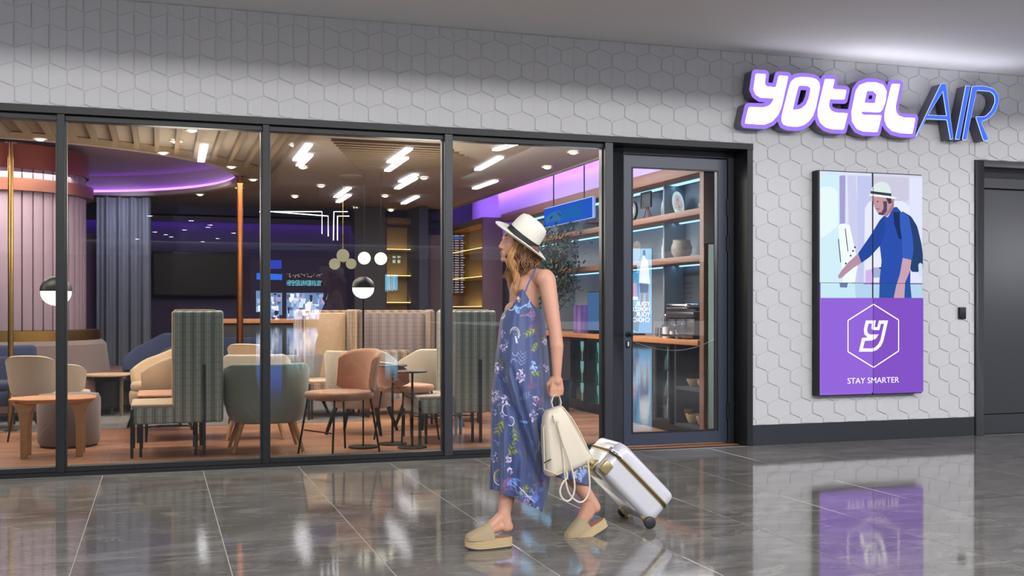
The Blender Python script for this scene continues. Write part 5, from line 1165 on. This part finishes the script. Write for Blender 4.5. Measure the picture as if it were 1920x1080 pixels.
m.build('front_lock', GHAIR, root, ang=80)['label'] = 'golden wavy front lock'
# hat
hc = WL(977.5, 450, -.0); up = Vector((.53, -.34, .78)).normalized(); fh = Vector((-.83, 0, .56)); fh = (fh-up*fh.dot(up)).normalized(); la = up.cross(fh)
def HT(x, y, z): return hc+fh*x+la*y+up*z
HATM = P('white_felt', 'd9d6cb', .9, sheen=.2, bump=(500, .2)); BAND = P('black_ribbon', '24221f', .6)
def hring(rx, ry, z, dent=0, n=48, curl=0):
    out = []
    for j in range(n):
        a = 2*pi*j/n; x, y = rx*cos(a), ry*sin(a); zz = z+curl*(abs(sin(a))**2)-dent*math.exp(-(y/.02)**2)
        out.append(HT(x, y, zz))
    return out
# brim and crown in one felt body
MB().loft([hring(.086, .074, -.002), hring(.13, .118, -.008, curl=.006), hring(.162, .150, -.010, curl=.016), hring(.1665, .1545, -.006, curl=.018), hring(.162, .150, -.003, curl=.019), hring(.13, .118, .002, curl=.008), hring(.099, .086, .006, curl=.0), hring(.094, .082, .012),
           hring(.092, .080, .04), hring(.089, .077, .075), hring(.084, .071, .10), hring(.076, .062, .119, .003), hring(.060, .047, .129, .012), hring(.035, .026, .130, .020), hring(.008, .006, .128, .022)]).build('hat', HATM, root, ang=70)['label'] = 'white felt hat'
MB().loft([hring(.1005, .0885, .008), hring(.0985, .0865, .010), hring(.0965, .0845, .036), hring(.092, .08, .036)], cap=False).build('hat_band', BAND, root)['label'] = 'black ribbon hat band'
# ---- jumpsuit
TBL = [(540, 958, 1006), (575, 947, 1016), (600, 938, 1021), (660, 930, 1027), (740, 922, 1034), (800, 921, 1036), (850, 921, 1036), (905, 921, 1030), (930, 921, 1026), (968, 923, 1016)]
RY = [(540, .150), (575, .162), (600, .172), (660, .19), (740, .2), (850, .185), (905, .17), (968, .16)]
def itp(tb, v, k=1):
    for a, b in zip(tb, tb[1:]):
        if v <= b[0]: q = max(0, (v-a[0])/(b[0]-a[0])); return a[k]*(1-q)+b[k]*q
    return tb[-1][k]
NT, NV = 420, 380; V3 = []; UVs = []; near = []
def ang(a, b): return (a-b+180) % 360-180
for j in range(NT):
    th = 360*j/NT; vt = 580-38*math.exp(-(ang(th, 262)/(24 if ang(th, 262) < 0 else 34))**2)-34*math.exp(-(ang(th, 120)/20)**2)+8*math.exp(-(ang(th, 185)/16)**2)
    cu_ = cos(R(th)); vh = 942+22*cu_ + (-4 if sin(R(th)) < 0 else -20) + (2 if cu_ < -.8 else 0)
    for i in range(NV):
        t_ = i/(NV-1); v = vt+(vh-vt)*t_; uL, uR = itp(TBL, v), itp(TBL, v, 2); ry = itp(RY, v)
        low = max(0, (v-620)/340); am = .002+.014*low
        f = 1+(am*sin(R(th)*7+v*.012)+am*.7*sin(R(th)*12-v*.02+1)+am*.4*sin(R(th)*21+v*.01))/ .17
        u = (uL+uR)/2+(uR-uL)/2*cu_*(1+(f-1)*.4); y = ry*sin(R(th))*f
        sn = sin(R(th))
        if sn < 0 and v > 640:
            for (ua, va, ub, vb, dp, wd) in ((934, 680, 1004, 890, .058, 8), (962, 700, 1010, 870, .024, 5), (1000, 740, 1024, 900, .022, 5), (946, 760, 960, 940, .010, 6), (992, 880, 990, 960, .014, 6)):
                q = (v-va)/(vb-va)
                if -.15 < q < 1.15:
                    ug = ua+(ub-ua)*q; e_ = min(1, (q+.15)/.25, (1.15-q)/.25); y += dp*e_*math.exp(-((u-ug)/wd)**2)
        p = W(u, v, y+ (0 if v < 600 else -.03*min(1, (v-600)/200)))-R0; V3.append(p); UVs.append((u, v)); near.append(sn < 0)
F3 = []
for j in range(NT):
    for i in range(NV-1): a = j*NV+i; b = ((j+1) % NT)*NV+i; F3.append((a, a+1, b+1, b))
nA = len(V3)
TB2 = [(770, 985, 1035), (820, 985, 1062), (860, 1000, 1088), (890, 1022, 1103), (916, 1050, 1107)]
NT2, NV2 = 140, 120
for j in range(NT2):
    th = 360*j/NT2; cu_, sn = cos(R(th)), sin(R(th)); vh = 901+11*cu_
    if cu_ > .5: vh += 0
    for i in range(NV2):
        v = 775+(vh-775)*i/(NV2-1); low = (v-775)/130; f = 1+.05*low*sin(R(th)*6+v*.03)+.03*low*sin(R(th)*11-v*.03)
        uL, uR = itp(TB2, v), itp(TB2, v, 2); u = (uL+uR)/2+(uR-uL)/2*cu_; y = .05+(.13-.045*low)*sn*f
        V3.append(W(u, v, y)-R0); UVs.append((u, v)); near.append(sn < 0)
for j in range(NT2):
    for i in range(NV2-1): a = nA+j*NV2+i; b = nA+((j+1) % NT2)*NV2+i; F3.append((a, a+1, b+1, b))
dm_ = bpy.data.meshes.new('jumpsuit'); dm_.from_pydata([tuple(p) for p in V3], [], F3); dm_.polygons.foreach_set('use_smooth', [True]*len(dm_.polygons))
UV = np.array(UVs); NR = np.array(near); CO = np.tile(np.array(lin('3a4876')), (len(V3), 1))
UV2 = UV.copy(); UV2[~NR, 0] += 400          # the far side gets its own motifs
def seg(x0, y0, x1, y1, w, col, w1=None):
    w1 = w if w1 is None else w1; mx = max(w, w1)
    ok = (UV2[:, 0] > min(x0, x1)-mx) & (UV2[:, 0] < max(x0, x1)+mx) & (UV2[:, 1] > min(y0, y1)-mx) & (UV2[:, 1] < max(y0, y1)+mx); ix = np.nonzero(ok)[0]
    if not len(ix): return
    P2 = UV2[ix]; d = np.array((x1-x0, y1-y0)); L2 = d@d+1e-6; t_ = np.clip(((P2-(x0, y0))@d)/L2, 0, 1); q = P2-(np.array((x0, y0))+t_[:, None]*d)
    r = np.sqrt((q**2).sum(1)); a = np.clip(((w+(w1-w)*t_)-r)/.5+.5, 0, 1)[:, None]*.92; CO[ix] = CO[ix]*(1-a)+np.array(lin(col))*a
rnd = random.Random(5)
def leafsprig(x, y, an, L, col, c2=None, n=5, w=1.5):
    n += 2; w *= .8
    dx, dy = cos(an), sin(an); seg(x, y, x+dx*L, y+dy*L, .6, c2 or col)
    for k in range(n):
        q = (k+.6)/n; px, py = x+dx*L*q, y+dy*L*q; l = L*.42*(1-.5*abs(q-.4))
        for s_2 in (-1, 1): aa = an+s_2*.75; seg(px, py, px+cos(aa)*l, py+sin(aa)*l, w, col if k % 2 else (c2 or col), .4)
def cluster(x, y, r, cols, n=26, w=1.3):
    for k in range(n): a = rnd.random()*6.28; q = r*math.sqrt(rnd.random()); px, py = x+q*cos(a), y+q*sin(a)*1.3; seg(px, py, px+rnd.uniform(-2, 2), py+rnd.uniform(-2, 2), w*rnd.uniform(.5, 1), rnd.choice(cols))
def coral(x, y, an, L, col, dep=3, w=1.0):
    x1, y1 = x+cos(an)*L, y+sin(an)*L; seg(x, y, x1, y1, w, col, w*.6)
    if dep:
        for s_2 in (-.55, .1, .6): coral(x1, y1, an+s_2+rnd.uniform(-.15, .15), L*.68, col, dep-1, w*.8)
def curl(x, y, r, a0, a1, col, w=1.0):
    w *= .65
    pr = None
    for k in range(13):
        a = a0+(a1-a0)*k/12; q = (x+r*cos(a), y+r*1.4*sin(a))
        if pr: seg(*pr, *q, w, col)
        pr = q
LIL = ['c9b8d8', 'e6def0', '9a86b8', 'b7a6cc']; GRN, GR2 = '93a04a', '4f6236'; PLM, BLU, WHT = '74486e', '6f95d8', 'e4e2ea'
def motifs(o):
    coral(975+o, 592, -.1, 12, '9a6e98', 3, 1.0); coral(985+o, 572, 2.6, 9, '86b4e4', 3, 1.1); coral(994+o, 560, 1.8, 8, '8fb8e6', 2, 1.2); coral(1010+o, 640, -1.9, 14, PLM, 3, 1.2)
    curl(958+o, 572, 7, .2, 3.4, WHT); curl(962+o, 566, 6, 2, 5.5, 'b8a070', 2.2); curl(941+o, 588, 6, .3, 2.8, WHT); cluster(970+o, 562, 6, ['b8a88c', 'd8c8b0'], 14)
    curl(964+o, 628, 8, 3.4, 6.6, 'a89a6a', 1.5); curl(965+o, 626, 9, 3.6, 7.0, WHT, .7); seg(967+o, 632, 969+o, 642, 1.6, 'd8dcea')
    leafsprig(1006+o, 616, 2.6, 22, GRN, GR2, 4, 1.9); leafsprig(1008+o, 640, 2.0, 18, GRN, GR2, 4, 1.7); leafsprig(1012+o, 630, .6, 20, GR2, '2f4030', 4, 2.2)
    cluster(943+o, 625, 5, LIL, 12); cluster(944+o, 652, 6, LIL, 14); leafsprig(976+o, 690, -1.4, 30, '8490bc', '3a466c', 7, .8); leafsprig(936+o, 668, 1.0, 16, GR2, '30402c', 3, 1.6)
    cluster(1000+o, 688, 8, ['7aa0e0', '5f86d0', '9ab8ea'], 18, 1.9); leafsprig(992+o, 698, .15, 20, GRN, GR2, 3, 1.5); cluster(976+o, 706, 10, LIL, 34); cluster(934+o, 690, 8, LIL, 22)
    coral(996+o, 705, 1.5, 10, PLM, 3, 1.2); cluster(1020+o, 640, 6, LIL, 14); cluster(1024+o, 690, 6, LIL, 14); curl(966+o, 660, 5, 0, 3, '8fa8d8', .8); curl(963+o, 680, 5, 3, 6, '8fa8d8', .8)
    cluster(928+o, 742, 10, LIL, 40, 1.2); cluster(946+o, 752, 9, LIL, 30, 1.2); curl(950+o, 768, 8, 1.5, 5.6, WHT, .9); curl(958+o, 790, 6, 4.5, 8.6, WHT, .9)
    leafsprig(944+o, 786, 2.0, 30, GRN, GR2, 5, 2.0); leafsprig(962+o, 800, 1.4, 24, GRN, GR2, 4, 1.9); leafsprig(972+o, 750, -.5, 22, '8490bc', '3a466c', 6, .7); cluster(1003+o, 750, 7, LIL, 18); coral(1010+o, 770, -1.5, 10, PLM, 3, 1.2)
    cluster(1000+o, 780, 8, LIL, 24); curl(1014+o, 778, 9, 4, 7.4, 'b8a88c', .9); seg(976+o, 790, 988+o, 792, 2.2, '6f95d8'); leafsprig(955+o, 850, -1.2, 20, GR2, GRN, 3, 1.6); leafsprig(953+o, 852, -.4, 16, GR2, GRN, 3, 1.4); cluster(954+o, 862, 6, LIL, 20)
    cluster(928+o, 858, 7, LIL, 16, .9); curl(936+o, 895, 10, 1.6, 4.6, WHT, 1.1); curl(936+o, 892, 8, 2, 4.6, 'a08e5a', 2.0); cluster(956+o, 882, 5, LIL, 12)
    coral(972+o, 925, 3.7, 14, '8a5a80', 4, 1.1); coral(970+o, 925, -1.9, 12, '6a94e0', 3, 1.7); coral(985+o, 930, .1, 10, '5f86e0', 3, 2.0); leafsprig(975+o, 928, -.8, 22, GR2, GRN, 4, 1.4); leafsprig(972+o, 930, 2.4, 16, GR2, GRN, 3, 1.4)
    cluster(990+o, 938, 8, LIL, 24); leafsprig(990+o, 945, 1.9, 16, GRN, GR2, 4, 2.0); coral(998+o, 955, .0, 6, '86a8ea', 2, 1.6); coral(1000+o, 910, -.4, 10, '8a5a80', 3, 1.0); seg(965+o, 905, 1000+o, 940, .6, WHT)
    curl(1010+o, 850, 5, 3, 6, '9aa0b8', .8); cluster(1012+o, 835, 5, LIL, 12)
motifs(0)
for (x, y) in ((1060, 895), (1080, 890), (1092, 880)): cluster(x, y, 7, ['7aa0e0', '5f86d0', 'd0d8ea'], 18, 1.4)
curl(1072, 893, 8, 1, 4.4, WHT, 1.0); curl(1083, 897, 7, 3, 7, WHT, 1.0); leafsprig(1085, 900, -1, 20, '6f95d8', 'a0b8ea', 5, 1.0)
motifs(400)
for k in range(46):
    x, y = rnd.uniform(925, 1030)+rnd.choice((0, 400)), rnd.uniform(600, 955); f = rnd.random()
    if f < .4: cluster(x, y, 5, ['8f86b4', '6f78ac', 'b9aed0'], 12, .9)
    elif f < .7: leafsprig(x, y, rnd.uniform(0, 6.28), 14, '5b6ba6', '33406e', 3, 1.0)
    else: coral(x, y, rnd.uniform(0, 6.28), 6, rnd.choice(('5e4a78', '6f88c4', '37446f')), 2, .8)
ca = dm_.color_attributes.new('print', 'FLOAT_COLOR', 'POINT'); ca.data.foreach_set('color', np.hstack([CO, np.ones((len(CO), 1))]).astype(np.float32).ravel())
FB = P('floral_fabric', '3a4876', .55, sheen=.25); nt = FB.node_tree; an_ = nt.nodes.new('ShaderNodeAttribute'); an_.attribute_name = 'print'; nt.links.new(an_.outputs['Color'], nt.nodes['Principled BSDF'].inputs['Base Color'])
dm_.materials.append(FB); js = inst('jumpsuit', dm_, root); js['label'] = 'long blue jumpsuit with white, lilac and green floral print'
so = js.modifiers.new('thick', 'SOLIDIFY'); so.thickness = .0015; so.offset = -1
STR = P('blue_strap', '4a5a92', .6)
MB().tube([WL(985, 547, -.155), WL(989, 536, -.158), WL(995, 523, -.155), WL(1001, 509, -.132), WL(1005, 502.5, -.09), WL(1014, 508, -.06), WL(1022, 530, -.05)], .0045, 8).build('strap', STR, js)
MB().tube([WL(962, 545, .128), WL(962, 530, .13), WL(968, 515, .115), WL(980, 510, .085), WL(996, 540, .08), WL(1006, 575, .06)], .0045, 8).build('strap', STR, js)
# ---- espadrilles
JUTE = P('jute', 'b7a27c', .9, bump=(260, 1)); CANV = P('taupe_canvas', '9f8e70', .9, bump=(500, .5)); INS = P('insole', '8a4f3c', .7)
def shoe(name, heel, rx, dy_, ry=0):
    """local: x heel->toe negative, z up; length .25"""
    t = MB(); L = .252
    def outl(k, z, ins=0):
        pts = []
        for j in range(40):
            a = 2*pi*j/40; x = -L/2-(L/2-ins)*cos(a); q = -x/L; w = .037+.012*math.exp(-((q-.68)/.25)**2)-.0
            pts.append((x, (w-ins)*math.copysign(abs(sin(a))**.72, sin(a)), z+(.012*max(0, (q-.72)/.28)**2)*(1 if z < .03 else .6)))
        return pts
    M = Matrix.Translation(heel) @ Matrix.Rotation(ry, 4, 'Y') @ Matrix.Rotation(R(rx), 4, 'Z')
    MB().loft([outl(0, .0, .003), outl(0, .006, .001)]).xf(M).build('outsole', P('outsole_rubber', '4a4036', .7), SH)
    m = MB(); zs = [.006, .014, .022, .030, .038, .046, .053]
    rings = []
    for a, b in zip(zs, zs[1:]): rings += [outl(0, a, .0015), outl(0, a+.002, .0), outl(0, b-.002, .0), outl(0, b, .0015)]
    m.loft(rings); m.xf(M).build('platform', JUTE, SH, ang=60)
    MB().loft([outl(0, .0531, .006), outl(0, .056, .007)]).xf(M).build('insole', INS, SH)
    rings = []
    for i in range(15):
        q = .40+.60*i/14; x = -L*min(q, .992); w = (.0375+.012*math.exp(-((q-.68)/.25)**2))*(1 if q < .85 else math.sqrt(max(.02, 1-((q-.85)/.15)**2*.93))); h = .086-.062*((q-.40)/.60)**1.0; h = max(h, .012)
        if q > .93: h *= .8
        z0 = .050; r_ = []
        for k in range(13): a = pi*k/12; r_.append((x-.012*sin(a)*(1 if i == 0 else 0)*0-.022*sin(a)*(1-i/14), w*cos(a)*1.0, z0+h*sin(a)**.75))
        for k in range(13): a = pi*(12-k)/12; r_.append((x-.022*sin(a)*(1-i/14), (w-.003)*cos(a), z0+(h-.003)*sin(a)**.75))
        rings.append(r_)
    MB().loft(rings).xf(M).build('upper', CANV, SH, ang=60)
for (hu, hv, dy_, ry, rx, lb) in ((960, 1022, -.09, 0, 0, 'left'), (1140, 987, .05, R(-24), 0, 'right')):
    SH = inst('shoe', None, root); SH.name = 'shoe'
    SH['label'] = 'taupe espadrille mule with a jute platform, %s' % ('flat on the floor' if lb == 'left' else 'heel raised')
    p = WL(hu, hv, dy_)
    if lb == 'left': p.z = .001-R0.z
    shoe('shoe', p, rx, dy_, ry)
# ================================================================ BACKPACK
bp = thing('backpack', 'cream leather drawstring backpack carried by its handle at the womans side', 'bag', tuple(W(1050, 830, -.25)))
RB = Vector(bp.location)
def WB(u, v, dy=0): return W(u, v, -.25+dy)-RB
LEA = P('cream_leather', 'c9c0ae', .5, bump=(180, .35), nz=(5, .3, 'c0b6a2')); LEAD = P('cream_leather_shade', 'c9bda6', .55)
prof = [((1030,768),(1047,762),.018),((1024,771),(1053,761),.034),((1019,782),(1062,773),.046),((1017,806),(1072,792),.056),((1018,840),(1087,818),.064),((1020,868),(1100,842),.068),((1021,884),(1107,853),.068),((1023,891),(1108,859),.064),((1029,894),(1102,866),.05)]
rings = []
for (a, b, dp) in prof:
    A, Bq = WB(*a), WB(*b); c = (A+Bq)/2; ax = (Bq-A)/2; r_ = []
    for j in range(48):
        t_ = 2*pi*j/48; cx = math.copysign(abs(cos(t_))**.55, cos(t_)); sy = math.copysign(abs(sin(t_))**.55, sin(t_)); r_.append(c+ax*cx+Vector((0, dp*sy*(1+.03*sin(j*1.3)), 0)))
    rings.append(r_)
MB().loft(rings).build('body', LEA, bp, ang=60)
MB().tube([WB(*q) for q in ((1019,800,-.045),(1020,840,-.052),(1021,880,-.058),(1045,890,-.062),(1080,874,-.062),(1106,858,-.058))], .003, 6).build('seam', LEAD, bp)
MB().tube([WB(*q) for q in ((1106,850,-.05),(1090,815,-.058),(1073,785,-.05),(1056,764,-.035))], .0028, 6).build('seam', LEAD, bp)
m = MB(); a, b, c, d = WB(1037,779,-.062), WB(1046,783,-.064), WB(1049,793,-.067), WB(1040,790,-.066)
MB().loft([[a, b, c, d], [q+Vector((0, .02, 0)) for q in (a, b, c, d)]]).build('cord_tab', LEA, bp, bevel=.002)
def ctube(name, pts, r, mat=LEA, dy=-.075):
    P3 = [WB(1000+x*.241, 690+y*.241, dy) for x, y in pts]; out = []
    for k in range(len(P3)-1):
        for s2 in range(5):
            f = s2/5; A, Bq, Cq, D = P3[max(k-1, 0)], P3[k], P3[k+1], P3[min(k+2, len(P3)-1)]
            out.append(.5*((2*Bq)+(Cq-A)*f+(2*A-5*Bq+4*Cq-D)*f*f+(3*Bq-A-3*Cq+D)*f**3))
    out.append(P3[-1]); MB().tube(out, r, 8).build(name, mat, bp)
ctube('drawstring', [(155,385),(185,470),(215,560),(235,700),(245,830),(268,950),(310,1015),(365,1045),(410,1015),(438,930),(432,800),(424,720)], .0048)
ctube('drawstring', [(185,425),(222,560),(270,690),(308,820),(322,930),(300,1010),(262,1035),(222,1008),(208,955),(228,895),(264,850),(256,800)], .0048, dy=-.085)
hx = [(1041,768,-.01),(1037,755,-.01),(1040,744,-.0),(1044,740,.02),(1052,744,.03),(1055,755,.02),(1053,768,.0)]
pts = [WB(*q)+Vector((0, .03, 0)) for q in hx]
sf = MB(); rr_ = []
for i, p in enumerate(pts):
    d = (pts[min(i+1, 6)]-pts[max(i-1, 0)]).normalized(); sd = d.cross(Vector((0, 1, 0))).normalized()
    rr_.append([p+sd*.002+Vector((0, -.011, 0)), p+sd*.002+Vector((0, .011, 0)), p-sd*.002+Vector((0, .011, 0)), p-sd*.002+Vector((0, -.011, 0))])
sf.loft(rr_).build('carry_handle', LEA, bp)
MB().tube([WB(1020, 868, -.066), WB(1033, 861, -.069)], .003, 6).build('zip', BLK, bp)
MB().box(-.008, .012, -.03, .03, -.045, .045).xf(Matrix.Translation(WB(1020, 812, .0))).build('side_flap', LEA, bp, bevel=.006)
